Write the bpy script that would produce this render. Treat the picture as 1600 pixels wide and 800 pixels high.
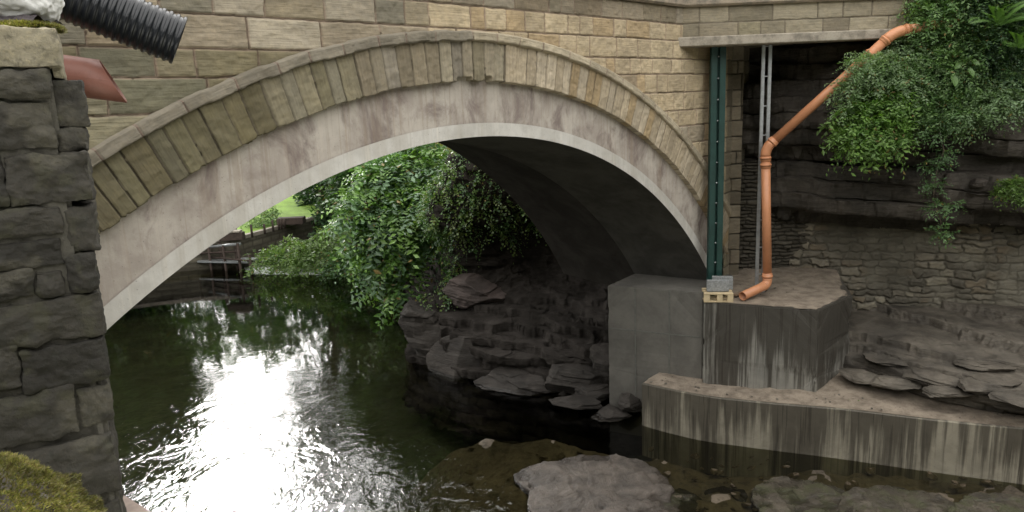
import bpy, math
import numpy as np
from math import radians, pi
for o in list(bpy.data.objects): bpy.data.objects.remove(o)
SC = bpy.context.scene
COL = SC.collection

# ------------------------------------------------------------------ camera
F_PX, PITCH, ROLL, CH = 1164.0, 0.2081, 0.0405, 6.0
_U = np.array([0, math.sin(PITCH), math.cos(PITCH)]); _R = np.array([1., 0, 0])
FWD = np.array([0, math.cos(PITCH), -math.sin(PITCH)])
RGT = math.cos(ROLL)*_R - math.sin(ROLL)*_U
UPV = math.sin(ROLL)*_R + math.cos(ROLL)*_U
cam = bpy.data.cameras.new('camera'); cam.sensor_width = 36; cam.lens = 36*F_PX/1600
cam.clip_start = 0.05; cam.clip_end = 2000
co = bpy.data.objects.new('camera', cam); COL.objects.link(co)
from mathutils import Matrix, Vector
M = Matrix(((RGT[0], UPV[0], -FWD[0], 0), (RGT[1], UPV[1], -FWD[1], 0), (RGT[2], UPV[2], -FWD[2], CH), (0, 0, 0, 1)))
co.matrix_world = M
SC.camera = co

# ------------------------------------------------------------------ light
SUN_EL, SUN_AZ = radians(27), radians(-24.5)      # azimuth from +Y, negative towards -X
w = bpy.data.worlds.new('World'); SC.world = w; w.use_nodes = True
nt = w.node_tree; nt.nodes.clear()
sky = nt.nodes.new('ShaderNodeTexSky'); sky.sky_type = 'NISHITA'; sky.sun_disc = False
sky.sun_elevation = SUN_EL; sky.sun_rotation = SUN_AZ
sky.air_density = 1.0; sky.dust_density = 4.0; sky.ozone_density = 1.0
hs = nt.nodes.new('ShaderNodeHueSaturation'); hs.inputs['Saturation'].default_value = 0.10
bg = nt.nodes.new('ShaderNodeBackground'); bg.inputs['Strength'].default_value = 0.15
wo = nt.nodes.new('ShaderNodeOutputWorld')
nt.links.new(sky.outputs[0], hs.inputs['Color']); ov = nt.nodes.new('ShaderNodeMix'); ov.data_type = 'RGBA'; ov.inputs[0].default_value = .62; ov.inputs[7].default_value = (9.2, 9.0, 8.6, 1)   # even cloud layer
nt.links.new(hs.outputs[0], ov.inputs[6]); nt.links.new(ov.outputs[2], bg.inputs[0]); nt.links.new(bg.outputs[0], wo.inputs[0])
sl = bpy.data.lights.new('sun', 'SUN'); sl.energy = .75; sl.angle = radians(11); sl.color = (1, .97, .92)
so = bpy.data.objects.new('sun', sl); COL.objects.link(so)
sd = Vector((math.sin(SUN_AZ)*math.cos(SUN_EL), math.cos(SUN_AZ)*math.cos(SUN_EL), math.sin(SUN_EL)))
so.rotation_euler = sd.to_track_quat('Z', 'Y').to_euler()
SC.view_settings.view_transform = 'Standard'; SC.view_settings.look = 'None'
SC.view_settings.exposure = 1.5; SC.view_settings.gamma = 1
SC.render.engine = 'CYCLES'
SC.cycles.caustics_reflective = False; SC.cycles.caustics_refractive = False; SC.cycles.max_bounces = 6; SC.cycles.transparent_max_bounces = 12

# ------------------------------------------------------------------ photo-survey helpers (true 3-D positions)
def ray(x, y): return FWD + (x-800)/F_PX*RGT - (y-400)/F_PX*UPV
def pY(x, y, Y):
    d = ray(x, y); return np.array([0, 0, CH]) + d*(Y/d[1])
def pZ(x, y, z):
    d = ray(x, y); return np.array([0, 0, CH]) + d*((z-CH)/d[2])
AL = 0.828
O = np.array([-0.422, 9.114, 0.]); T = np.array([math.cos(AL), math.sin(AL), 0]); N = np.array([-math.sin(AL), math.cos(AL), 0])
ZC, R1, R3, R2 = -2.297, 7.857, 8.52, 8.97
AXA = AL+pi/2+radians(10); AX = np.array([math.cos(AXA), math.sin(AXA), 0])
def W(s, z, off=0): return O + T*s + N*off + np.array([0, 0, z])

# ------------------------------------------------------------------ numpy noise
_rng = np.random.RandomState(7); PERM = _rng.permutation(4096); VALS = _rng.rand(4096)
def vn(P, seed=0):
    P = np.asarray(P, float); i = np.floor(P).astype(np.int64); f = P-i; f = f*f*(3-2*f); r = 0
    for dx in (0, 1):
        for dy in (0, 1):
            for dz in (0, 1):
                h = PERM[(i[..., 0]+dx+seed*17) & 4095]; h = PERM[(h+i[..., 1]+dy) & 4095]; h = PERM[(h+i[..., 2]+dz) & 4095]
                wt = (f[..., 0] if dx else 1-f[..., 0])*(f[..., 1] if dy else 1-f[..., 1])*(f[..., 2] if dz else 1-f[..., 2])
                r = r+VALS[h]*wt
    return r
def fbm(P, o=4, seed=0):
    P = np.asarray(P, float); a = 1; t = 0; s = 0
    for k in range(o):
        s = s+a*(vn(P*2**k, seed+k)*2-1); t += a; a *= .5
    return s/t
def sstep(x, a, b):
    t = np.clip((x-a)/(b-a), 0, 1); return t*t*(3-2*t)

# ------------------------------------------------------------------ object helpers
def link(name, me, mat=None, parent=None):
    o = bpy.data.objects.new(name, me); COL.objects.link(o)
    if mat and me: me.materials.append(mat)
    if parent: o.parent = parent
    return o
def tag(o, label=None, cat=None, group=None, kind=None):
    if label: o['label'] = label
    if cat: o['category'] = cat
    if group: o['group'] = group
    if kind: o['kind'] = kind
    return o
def thing(name, label, cat, group=None):
    return tag(link(name, None), label, cat, group)
def npmesh(name, V, Fc, col=None, tc=None, smooth=True):
    V = np.asarray(V, np.float32).reshape(-1, 3); Fc = np.asarray(Fc, np.int32); k = Fc.shape[1]; n = len(Fc)
    me = bpy.data.meshes.new(name)
    me.vertices.add(len(V)); me.vertices.foreach_set('co', V.ravel())
    me.loops.add(n*k); me.loops.foreach_set('vertex_index', Fc.ravel())
    me.polygons.add(n); me.polygons.foreach_set('loop_start', np.arange(n, dtype=np.int32)*k)
    me.polygons.foreach_set('loop_total', np.full(n, k, np.int32))
    if col is not None:
        a = me.color_attributes.new('Col', 'FLOAT_COLOR', 'POINT'); c = np.ones((len(V), 4), np.float32); c[:, :3] = np.asarray(col).reshape(-1, 3)
        a.data.foreach_set('color', c.ravel())
    if tc is not None:
        a = me.attributes.new('tc', 'FLOAT_VECTOR', 'POINT'); c = np.zeros((len(V), 3), np.float32); tc = np.asarray(tc).reshape(len(V), -1); c[:, :tc.shape[1]] = tc
        a.data.foreach_set('vector', c.ravel())
    me.update(calc_edges=True); me.validate()
    me.polygons.foreach_set('use_smooth', np.full(len(me.polygons), smooth)); me.update()
    return me
def gridfaces(nu, nv, mask=None):
    i, j = np.meshgrid(np.arange(nu-1), np.arange(nv-1), indexing='ij')
    a = i*nv+j; f = np.stack([a, a+nv, a+nv+1, a+1], -1)
    f = f.reshape(-1, 4)
    if mask is not None: f = f[mask[:-1, :-1].ravel()]
    return f
def boxmesh(name, c, s, bevel=0.0, rotz=0, mat=None, parent=None, seg=2):
    import bmesh
    bm = bmesh.new(); bmesh.ops.create_cube(bm, size=1)
    for v in bm.verts: v.co = Vector((v.co.x*s[0], v.co.y*s[1], v.co.z*s[2]))
    if bevel: bmesh.ops.bevel(bm, geom=bm.edges[:], offset=bevel, segments=seg, affect='EDGES')
    cs, sn = math.cos(rotz), math.sin(rotz)
    for v in bm.verts:
        x, y = v.co.x, v.co.y; v.co = Vector((x*cs-y*sn+c[0], x*sn+y*cs+c[1], v.co.z+c[2]))
    me = bpy.data.meshes.new(name); bm.to_mesh(me); bm.free()
    return link(name, me, mat, parent)
def tube(pts, rad, seg=12, caps=True):
    pts = np.asarray(pts, float); n = len(pts); rad = np.broadcast_to(rad, (n,))
    tg = np.gradient(pts, axis=0); tg /= np.linalg.norm(tg, axis=1)[:, None]+1e-9
    ref = np.array([0, 0, 1.]) if abs(tg[0][2]) < .9 else np.array([1., 0, 0])
    V = []; u = np.cross(tg[0], ref); u /= np.linalg.norm(u)
    for k in range(n):
        u = u-tg[k]*(u@tg[k]); u /= np.linalg.norm(u); v = np.cross(tg[k], u)
        a = np.arange(seg)*2*pi/seg
        V.append(pts[k]+rad[k]*(np.cos(a)[:, None]*u+np.sin(a)[:, None]*v))
    V = np.concatenate(V); Fc = []
    for k in range(n-1):
        for j in range(seg):
            a = k*seg+j; b = k*seg+(j+1) % seg; Fc.append([a, b, b+seg, a+seg])
    if caps:
        V = np.vstack([V, pts[0], pts[-1]]); c0 = len(V)-2
        for j in range(seg):
            Fc.append([c0, c0, (j+1) % seg, j]); Fc.append([c0+1, c0+1, (n-1)*seg+j, (n-1)*seg+(j+1) % seg])
    return V, np.array(Fc)
def join(parts):
    Vs, Fs, k = [], [], 0
    for V, Fc in parts:
        Vs.append(V); Fs.append(Fc+k); k += len(V)
    return np.vstack(Vs), np.vstack(Fs)
def fixed(name, V, Fc, **kw):
    # degenerate quads (caps) become triangles through bmesh
    import bmesh
    bm = bmesh.new(); vs = [bm.verts.new(v) for v in V]
    for f in Fc:
        idx = []
        for q in f:
            if q not in idx: idx.append(q)
        try: bm.faces.new([vs[i] for i in idx])
        except ValueError: pass
    bmesh.ops.recalc_face_normals(bm, faces=bm.faces)
    me = bpy.data.meshes.new(name); bm.to_mesh(me); bm.free()
    me.polygons.foreach_set('use_smooth', np.full(len(me.polygons), kw.get('smooth', True))); me.update()
    return me
def tubes(name, lst, mat, parent=None, seg=8):
    V, Fc = join([tube(p, r, seg) for p, r in lst])
    return link(name, fixed(name, V, Fc), mat, parent)
def prism(name, poly, z0, z1, mat, parent=None, bevel=.012, worn=0):
    import bmesh
    bm = bmesh.new(); lo = [bm.verts.new((p[0], p[1], z0)) for p in poly]; hi = [bm.verts.new((p[0], p[1], z1)) for p in poly]
    bm.faces.new(lo[::-1]); bm.faces.new(hi); n = len(poly)
    for i in range(n): bm.faces.new([lo[i], lo[(i+1) % n], hi[(i+1) % n], hi[i]])
    bmesh.ops.recalc_face_normals(bm, faces=bm.faces)
    if bevel: bmesh.ops.bevel(bm, geom=bm.edges[:], offset=bevel, segments=2, affect='EDGES')
    if worn:
        bmesh.ops.subdivide_edges(bm, edges=[e for e in bm.edges if e.calc_length() > .3], cuts=60)
        bm.normal_update(); vs = list(bm.verts); Pv = np.array([v.co[:] for v in vs]); Nv = np.array([v.normal[:] for v in vs])
        d_ = .3*fbm(Pv*5, 3, 3)-2.2*np.maximum(fbm(Pv*7, 4, 9)-.16, 0)
        for v, p_, n_, k_ in zip(vs, Pv, Nv, d_): v.co = Vector(p_+n_*k_*worn)
        bmesh.ops.triangulate(bm, faces=[f for f in bm.faces if len(f.verts) > 4])
    me = bpy.data.meshes.new(name); bm.to_mesh(me); bm.free()
    return link(name, me, mat, parent)

# ------------------------------------------------------------------ materials
class NT:
    def __init__(s, name):
        s.m = bpy.data.materials.new(name); s.m.use_nodes = True; s.t = s.m.node_tree; s.t.nodes.clear()
        s.out = s.n('ShaderNodeOutputMaterial')
    def n(s, ty, **kw):
        x = s.t.nodes.new(ty)
        for k, v in kw.items(): setattr(x, k, v)
        return x
    def l(s, a, b): s.t.links.new(a, b)
    def pos(s, scale=(1, 1, 1), attr=None):
        if attr: g = s.n('ShaderNodeAttribute', attribute_name=attr).outputs['Vector']
        else: g = s.n('ShaderNodeNewGeometry').outputs['Position']
        m = s.n('ShaderNodeVectorMath', operation='MULTIPLY'); s.l(g, m.inputs[0]); m.inputs[1].default_value = scale
        return m.outputs[0]
    def noise(s, v, sc=1, det=5, rough=.6, dist=0):
        x = s.n('ShaderNodeTexNoise'); x.inputs['Scale'].default_value = sc; x.inputs['Detail'].default_value = det
        x.inputs['Roughness'].default_value = rough; x.inputs['Distortion'].default_value = dist; s.l(v, x.inputs['Vector']); return x.outputs['Fac']
    def ramp(s, f, a, b, lo=0., hi=1.):
        x = s.n('ShaderNodeMapRange'); x.interpolation_type = 'SMOOTHSTEP'; s.l(f, x.inputs['Value'])
        x.inputs['From Min'].default_value = a; x.inputs['From Max'].default_value = b; x.inputs['To Min'].default_value = lo; x.inputs['To Max'].default_value = hi
        return x.outputs[0]
    def mix(s, f, a, b, mode='MIX'):
        x = s.n('ShaderNodeMix', data_type='RGBA', blend_type=mode)
        for sock, v in ((x.inputs[0], f), (x.inputs[6], a), (x.inputs[7], b)):
            if hasattr(v, 'is_linked') or isinstance(v, bpy.types.NodeSocket): s.l(v, sock)
            elif isinstance(v, (int, float)): sock.default_value = v
            else: sock.default_value = (*v, 1)
        return x.outputs[2]
    def math(s, op, a, b=0.):
        x = s.n('ShaderNodeMath', operation=op)
        for i, v in enumerate((a, b)):
            if isinstance(v, (int, float)): x.inputs[i].default_value = v
            else: s.l(v, x.inputs[i])
        return x.outputs[0]
    def attr(s, name='Col'): return s.n('ShaderNodeAttribute', attribute_name=name).outputs['Color']
    def bump(s, h, dist=.01, strength=1., prev=None):
        b = s.n('ShaderNodeBump'); b.inputs['Strength'].default_value = strength; b.inputs['Distance'].default_value = dist; s.l(h, b.inputs['Height'])
        if prev is not None: s.l(prev, b.inputs['Normal'])
        return b.outputs[0]
    def done(s, col, rough=.85, nrm=None, spec=.4, metal=0):
        p = s.n('ShaderNodeBsdfPrincipled')
        if isinstance(col, bpy.types.NodeSocket): s.l(col, p.inputs['Base Color'])
        else: p.inputs['Base Color'].default_value = (*col, 1)
        if isinstance(rough, bpy.types.NodeSocket): s.l(rough, p.inputs['Roughness'])
        else: p.inputs['Roughness'].default_value = rough
        p.inputs['Specular IOR Level'].default_value = spec; p.inputs['Metallic'].default_value = metal
        if nrm is not None: s.l(nrm, p.inputs['Normal'])
        s.l(p.outputs[0], s.out.inputs[0]); return s.m

def m_masonry(name, tool=(3, 55), tooldist=.008, vcol=True):
    s = NT(name); tc = s.pos((1, 1, 1), 'tc'); c = s.attr()
    n1 = s.noise(tc, 2.2, 6, .65); n2 = s.noise(tc, 14, 5, .7)
    c = s.mix(s.ramp(n1, .3, .7, 0, .55), c, s.mix(.5, c, (.13, .115, .09)))
    c = s.mix(s.ramp(n2, .35, .75, 0, .5), c, s.mix(1., c, (1.35, 1.3, 1.2), 'MULTIPLY'))
    st = s.noise(s.pos((tool[0], tool[1], 1), 'tc'), 1, 4, .6, .3)
    c = s.mix(s.ramp(st, .35, .65, .22, 0), c, (.06, .05, .035))
    b = s.bump(st, tooldist, 1.); b = s.bump(n2, .008, .8, b); b = s.bump(s.noise(tc, 60, 3), .003, .8, b)
    return s.done(c, .92, b, .25)
def m_concrete(name, c1, c2, stain=0, streak=0, wetcol=(.035, .03, .024), lo=.42, hi=.52, rough=.8, z0=None, z1=None, panel=0, spec=.3):
    s = NT(name); P = s.pos()
    n1 = s.noise(P, 1.6, 6, .62, .4); n2 = s.noise(P, 9, 6, .65)
    c = s.mix(s.ramp(n1, .35, .65), c1, c2)
    c = s.mix(s.ramp(n2, .4, .75, 0, .3), c, s.mix(1., c, (.6, .58, .56), 'MULTIPLY'))
    pit = s.noise(P, 55, 2, .5); c = s.mix(s.ramp(pit, .68, .74, 0, .5), c, (.08, .075, .07))
    if stain:
        n3 = s.noise(s.pos((1.6, 1.6, 1.)), 1.5, 6, .68, .5); c = s.mix(s.ramp(n3, .45, .68, 0, stain), c, (.19, .15, .135))
    r = rough
    if streak:
        a = s.noise(s.pos((9, 9, .35)), 1, 5, .65); d = s.noise(s.pos((1.1, 1.1, .25)), 1, 3, .5)
        k = s.math('ADD', s.math('MULTIPLY', a, .55), s.math('MULTIPLY', d, .5))
        if z0 is not None:
            g = s.n('ShaderNodeNewGeometry'); sp = s.n('ShaderNodeSeparateXYZ'); s.l(g.outputs['Position'], sp.inputs[0])
            k = s.math('ADD', k, s.ramp(sp.outputs[2], z0, z1, -.03, .05))
        f = s.ramp(k, lo, hi, 0, streak); c = s.mix(f, c, wetcol)
        dr = s.noise(s.pos((26, 26, .7)), 1, 3, .5); c = s.mix(s.math('MULTIPLY', s.ramp(dr, .56, .62), s.ramp(d, .4, .55, .15, streak*.8)), c, wetcol)
        lite = s.noise(s.pos((14, 14, .5)), 1, 4, .6); c = s.mix(s.ramp(lite, .56, .7, 0, .18), c, s.mix(1., c, (1.6, 1.55, 1.45), 'MULTIPLY'))
        r = s.ramp(k, lo, hi, rough, .42)
    if panel:
        pa = s.noise(s.pos((.9, .9, .02)), 1, 0); c = s.mix(s.ramp(pa, .45, .55, 0, .25), c, s.mix(1., c, (.65, .66, .65), 'MULTIPLY'))
    b = s.bump(n2, .006, .6); b = s.bump(pit, .003, .5, b)
    return s.done(c, r, b, spec)
def m_rock(name, c1, c2, rough=.75, scale=1, moss=None, strata=1., grit=.012, spec=.2, wet=0):
    s = NT(name); P = s.pos()
    n1 = s.noise(P, 1.1*scale, 7, .65, .5); n2 = s.noise(s.pos((3, 3, 22*strata)), scale, 5, .65, .8); n3 = s.noise(P, 26*scale, 5, .7)
    c = s.mix(s.ramp(n1, .3, .7), c1, c2)
    c = s.mix(s.ramp(n2, .35, .6, .5, 0), c, s.mix(1., c, (.4, .38, .36), 'MULTIPLY'))
    c = s.mix(s.ramp(n3, .5, .8, 0, .5), c, s.mix(1., c, (1.7, 1.65, 1.55), 'MULTIPLY'))
    if moss:
        up = s.n('ShaderNodeSeparateXYZ'); s.l(s.n('ShaderNodeNewGeometry').outputs['Normal'], up.inputs[0])
        m = s.math('MULTIPLY', s.ramp(up.outputs[2], .1, .7), s.ramp(s.noise(P, 3.1, 5, .7), .42, .6)); c = s.mix(m, c, moss)
    if wet:
        zz = s.n('ShaderNodeSeparateXYZ'); s.l(s.n('ShaderNodeNewGeometry').outputs['Position'], zz.inputs[0])
        wl = s.math('ADD', zz.outputs[2], s.math('MULTIPLY', s.noise(P, 5, 3), .05)); f = s.ramp(wl, wet, wet+.03, .72, 0)
        c = s.mix(f, c, s.mix(1., c, (.3, .28, .25), 'MULTIPLY')); rough = s.ramp(wl, wet, wet+.03, .2, rough)
    b = s.bump(n2, .03, .9); b = s.bump(n3, grit, .9, b)
    return s.done(c, rough, b, spec)
def m_leaf(name, trans=.35, gloss=.45):
    s = NT(name); c = s.attr()
    p = s.n('ShaderNodeBsdfPrincipled'); s.l(c, p.inputs['Base Color']); p.inputs['Roughness'].default_value = gloss; p.inputs['Specular IOR Level'].default_value = .5
    t = s.n('ShaderNodeBsdfTranslucent'); s.l(s.mix(1., c, (1.5, 1.7, .7), 'MULTIPLY'), t.inputs[0])
    x = s.n('ShaderNodeMixShader'); x.inputs[0].default_value = trans; s.l(p.outputs[0], x.inputs[1]); s.l(t.outputs[0], x.inputs[2]); s.l(x.outputs[0], s.out.inputs[0])
    return s.m
def m_plain(name, col, rough=.5, var=.25, sc=6, metal=0, spec=.5, col2=None, bump=.002):
    s = NT(name); P = s.pos(); n = s.noise(P, sc, 6, .65); n2 = s.noise(P, sc*8, 3)
    c = s.mix(s.ramp(n, .35, .7, 0, 1), col, col2 if col2 else tuple(x*(1-var) for x in col))
    c = s.mix(s.ramp(n2, .5, .8, 0, .25), c, tuple(x*(1-var)*.6 for x in col))
    return s.done(c, rough, s.bump(n2, bump, .6), spec, metal)

MAS = m_masonry('tooled_sandstone'); VOU = m_masonry('voussoir_sandstone', (45, 3), .007)
RUB = m_masonry('rubble_masonry', (6, 18), .015)
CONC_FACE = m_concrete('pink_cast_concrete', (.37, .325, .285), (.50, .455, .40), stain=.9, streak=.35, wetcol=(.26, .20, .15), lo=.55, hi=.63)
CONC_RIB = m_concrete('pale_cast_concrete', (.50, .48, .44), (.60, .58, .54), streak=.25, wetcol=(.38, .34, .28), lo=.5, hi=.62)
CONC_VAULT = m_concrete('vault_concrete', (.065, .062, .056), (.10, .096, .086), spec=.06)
CONC_BLOCK = m_concrete('grey_block_concrete', (.112, .106, .094), (.155, .146, .129), panel=1)
CONC_PL = m_concrete('stained_plinth_concrete', (.19, .185, .165), (.26, .25, .22), streak=.85, lo=.455, hi=.57, z0=.7, z1=2.3)
CONC_LOW = m_concrete('stained_low_wall_concrete', (.215, .195, .15), (.29, .265, .205), streak=.75, lo=.46, hi=.58, z0=0, z1=.9)
ROCK_D = m_rock('dark_shale_rock', (.036, .033, .028), (.105, .092, .078), .75)
ROCK_W = m_rock('wet_grey_rock', (.024, .0215, .019), (.058, .051, .045), .75, wet=.07)
ROCK_SLAB = m_rock('river_slab_rock', (.06, .052, .045), (.125, .106, .09), .55, 1.6, strata=.5, grit=.02, wet=.055)
ROCK_LEDGE = m_rock('ledge_rock', (.06, .054, .046), (.15, .132, .108), .7, 1.2)
ROCK_BED = m_rock('bed_stone_rock', (.045, .040, .032), (.105, .09, .07), .35, 2, moss=(.06, .06, .035), strata=.4, wet=.06)
LEAF = m_leaf('leaf_green'); LEAF_G = m_leaf('leaf_glossy', .25, .3); BARK = m_plain('bark', (.09, .07, .05), .9, .4, 9, bump=.01)
ORANGE = m_plain('orange_drain_plastic', (.56, .25, .125), .4, .14, 3)
TERRA = m_plain('dusty_terracotta_plastic', (.27, .115, .085), .5, .2, 5)
BLACKP = m_plain('black_pipe_plastic', (.012, .014, .018), .3, .3, 6)
GREEN = m_plain('dark_green_paint', (.012, .05, .042), .45, .3, 5)
GALV = m_plain('galvanised_steel', (.42, .44, .45), .45, .25, 12, metal=.6)
RUST = m_plain('rusty_steel', (.062, .042, .033), .85, .4, 8)
PLANK = m_plain('weathered_plank', (.26, .24, .22), .85, .3, 6)
TIMBER = m_plain('pale_pallet_timber', (.62, .50, .31), .75, .25, 9)
CBLOCK = m_plain('grey_aggregate_block', (.30, .31, .31), .9, .4, 28, bump=.006)
SACK = m_plain('white_woven_sack', (.78, .78, .76), .7, .12, 14)
DIRT = m_plain('sandy_dirt', (.26, .215, .165), .95, .4, 5, col2=(.14, .112, .085), bump=.02)
GRAVEL = m_plain('purple_grey_grit', (.085, .07, .075), .95, .5, 22, bump=.02)
MORTAR = m_plain('dark_mortar', (.10, .093, .075), .95, .4, 12, bump=.01)

# ------------------------------------------------------------------ masonry height field
def masonry(name, mapf, u0, u1, v0, v1, res, courses, widths, colf, mat, parent=None, joint=.009, amp=.015, rnd=.01, rough=.008, maskf=None, seed=1, jointcol=(.22, .17, .14), wob=.004, extra=None):
    rs = np.random.RandomState(seed)
    nu = int((u1-u0)/res)+1; nv = int((v1-v0)/res)+1
    U, Vv = np.meshgrid(np.linspace(u0, u1, nu), np.linspace(v0, v1, nv), indexing='ij')
    P3 = np.stack([U, Vv, np.zeros_like(U)], -1)
    Uw = U+fbm(P3*9, 3, seed)*wob*2; Vw = Vv+fbm(P3*7, 3, seed+5)*wob*2
    cb = np.asarray(courses); ci = np.clip(np.searchsorted(cb, Vw)-1, 0, len(cb)-2)
    dv = np.minimum(Vw-cb[ci], cb[ci+1]-Vw)
    du = np.zeros_like(U); bid = np.zeros(U.shape, int); cols = np.zeros(U.shape+(3,)); base = 0; hts = []
    tcx = np.zeros_like(U)
    for c in range(len(cb)-1):
        e = [u0-rs.rand()*widths(u0, cb[c])[0]]
        while e[-1] < u1+.1:
            a, b = widths(e[-1], cb[c]); e.append(e[-1]+a+(b-a)*rs.rand())
        e = np.array(e); m = ci == c
        if not m.any(): continue
        bi = np.clip(np.searchsorted(e, Uw[m])-1, 0, len(e)-2)
        du[m] = np.minimum(Uw[m]-e[bi], e[bi+1]-Uw[m])
        mid = (e[:-1]+e[1:])/2; cc = np.array([colf(x, (cb[c]+cb[c+1])/2, rs) for x in mid])
        hh = rs.rand(len(mid))*rnd; cols[m] = cc[bi]; bid[m] = bi+base; base += len(mid)
        h = np.zeros_like(U); h[m] = hh[bi]; hts.append(h)
        off = rs.rand(len(mid))*50; tcx[m] = off[bi]
    H0 = sum(hts); d = np.minimum(du, dv)
    k = sstep(d, joint*.3, joint*1.6)
    hgt = k*(amp+H0)+k*fbm(P3*np.array([12, 16, 1.]), 4, seed+9)*rough+fbm(P3*40, 2, seed+3)*.002
    jc = np.asarray(jointcol); cols = jc+(cols-jc)*k[..., None]
    cols = cols*(1+.18*fbm(P3*4, 4, seed+20))[..., None]
    if extra is not None: hgt, cols = extra(U, Vv, hgt, cols)
    V = mapf(U, Vv, hgt)
    mask = maskf(U, Vv) if maskf else None
    tc = np.stack([U+tcx, Vv+tcx*.37, tcx], -1)
    me = npmesh(name, V, gridfaces(nu, nv, mask), np.clip(cols, .01, 1), tc)
    return link(name, me, mat, parent)

# =================================================================== SETTING: water, bed, banks
s = NT('river_water'); P = s.pos()
def wn(sc, stretch, det=3, dist=.6): return s.noise(s.pos(stretch), sc, det, .55, dist)
big = wn(1.1, (1, 1, 1)); mid_ = wn(4.2, (1.2, .8, 1), 3, 1.2); fine = wn(13, (1, 1, 1), 2, .8)
geo = s.n('ShaderNodeNewGeometry'); sp = s.n('ShaderNodeSeparateXYZ'); s.l(geo.outputs['Position'], sp.inputs[0])
ny = s.ramp(sp.outputs[1], 10.5, 17.5, 1., .06)                     # lively water below the bridge, calm pool upstream
nx = s.ramp(sp.outputs[0], -.6, 1.6, 1., .12)
act = s.math('MULTIPLY', ny, nx)
h = s.math('MULTIPLY', s.math('ADD', s.math('MULTIPLY', big, .5), s.math('ADD', s.math('MULTIPLY', mid_, .13), s.math('MULTIPLY', fine, .018))), act)
b = s.bump(h, .085, 1.)
fr = s.n('ShaderNodeFresnel'); fr.inputs['IOR'].default_value = 1.34; s.l(b, fr.inputs['Normal'])
gl = s.n('ShaderNodeBsdfGlossy'); gl.inputs['Roughness'].default_value = .03; gl.inputs[0].default_value = (1, 1, 1, 1); s.l(b, gl.inputs['Normal'])
tr = s.n('ShaderNodeBsdfTransparent'); tr.inputs[0].default_value = (.62, .62, .48, 1)
mx = s.n('ShaderNodeMixShader'); s.l(fr.outputs[0], mx.inputs[0]); s.l(tr.outputs[0], mx.inputs[1]); s.l(gl.outputs[0], mx.inputs[2]); s.l(mx.outputs[0], s.out.inputs[0])
WATER = s.m
nu, nv = 90, 90
X, Y = np.meshgrid(np.linspace(-60, 30, nu), np.linspace(-2, 60, nv), indexing='ij')
tag(link('river', npmesh('river', np.stack([X, Y, 0*X], -1), gridfaces(nu, nv)), WATER), kind='structure')

# unseen dark hill, added behind and beside the viewpoint to block low sky light
aa, tt_ = np.meshgrid(np.linspace(radians(-78), radians(268), 90), np.linspace(0, 1, 40), indexing='ij')
aa = -aa+radians(12)
Rg = 15+tt_*20; P3 = np.stack([Rg*np.cos(aa)*.3, Rg*np.sin(aa)*.3, 0*aa], -1)
face = sstep(np.cos(aa+pi/2), -.35, .25)
Zg = -1+(tt_**.6)*(21+5*fbm(P3, 4, 6))
keep = np.sin(aa) < np.where(np.cos(aa) > 0, .8, .30)
SKYBLOCK = m_plain('sky_block_dark', (.016, .022, .010), .95, .5, .8, bump=.2)
Xg, Yg = Rg*np.cos(aa), 2+Rg*np.sin(aa)
tag(link('sky_block_hill', npmesh('sky_block_hill', np.stack([Xg, Yg, Zg], -1), gridfaces(90, 40, keep)), SKYBLOCK), kind='structure')
X, Y = np.meshgrid(np.arange(-30, 20, .12), np.arange(2, 46, .12), indexing='ij')
P3 = np.stack([X, Y, 0*X], -1)
# shallow shelf at the lower right, deep pool elsewhere
sh = sstep(X+.35*(Y-10.5), -2.3, -.2)*sstep(-Y-.5*np.clip(X-.5, 0, 3), -13.4, -12.4)
Z = -1.7+1.62*sh+.13*fbm(P3*1.7, 4, 3)*(.4+sh)+.04*(vn(np.floor((P3+.3*fbm(P3*2, 3, 60)[..., None])*2.4)*1.3, 61)-.5)*sh+.05*fbm(P3*6, 3, 8)
Z = Z+.16*sstep(X, 3.5, 8)*sstep(-Y, -10.6, -9.2)
colb = np.array([.028, .032, .018])*(1-sh)[..., None]+np.array([.095, .075, .052])*sh[..., None]
colb = colb*(1+.6*fbm(P3*2.3, 5, 12))[..., None]
s = NT('river_bed_mud'); c = s.attr(); P = s.pos(); c = s.mix(s.ramp(s.noise(P, 7, 6, .7), .45, .65, 0, .8), c, s.mix(1., c, (.35, .34, .3), 'MULTIPLY'))
BED = s.done(c, .9, s.bump(s.noise(P, 12, 5), .03, 1.))
tag(link('riverbed', npmesh('riverbed', np.stack([X, Y, Z], -1), gridfaces(*X.shape), np.clip(colb, .003, 1)), BED), kind='structure')

GRASSM = m_plain('lawn_grass', (.22, .36, .05), .9, .3, 1.5, bump=.05)
BANKM = m_plain('leafy_bank_soil', (.035, .045, .018), .95, .5, 2, bump=.05)
# far ground: lawn behind the quay wall, wooded bank on the right
QT = 1.1
Q = [pZ(150, 392, QT), pZ(300, 378, QT), pZ(375, 374, QT), pZ(455, 352, QT), pZ(500, 341, QT)]
qa = np.array(Q)
def yq(x): return np.interp(x, qa[:, 0], qa[:, 1])
X, Y = np.meshgrid(np.linspace(-70, 0, 90), np.linspace(0, 1, 60), indexing='ij')
Y0 = yq(X)+.32; Yl = Y0+Y*70
Zl = QT-.05+(Yl-Y0)*.03+.10*fbm(np.stack([X*.3, Yl*.3, 0*X], -1), 3, 4)*sstep(Yl-Y0, 0, 4)
tag(link('lawn', npmesh('lawn', np.stack([X, Yl, Zl], -1), gridfaces(*X.shape)), GRASSM), kind='structure')
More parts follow.
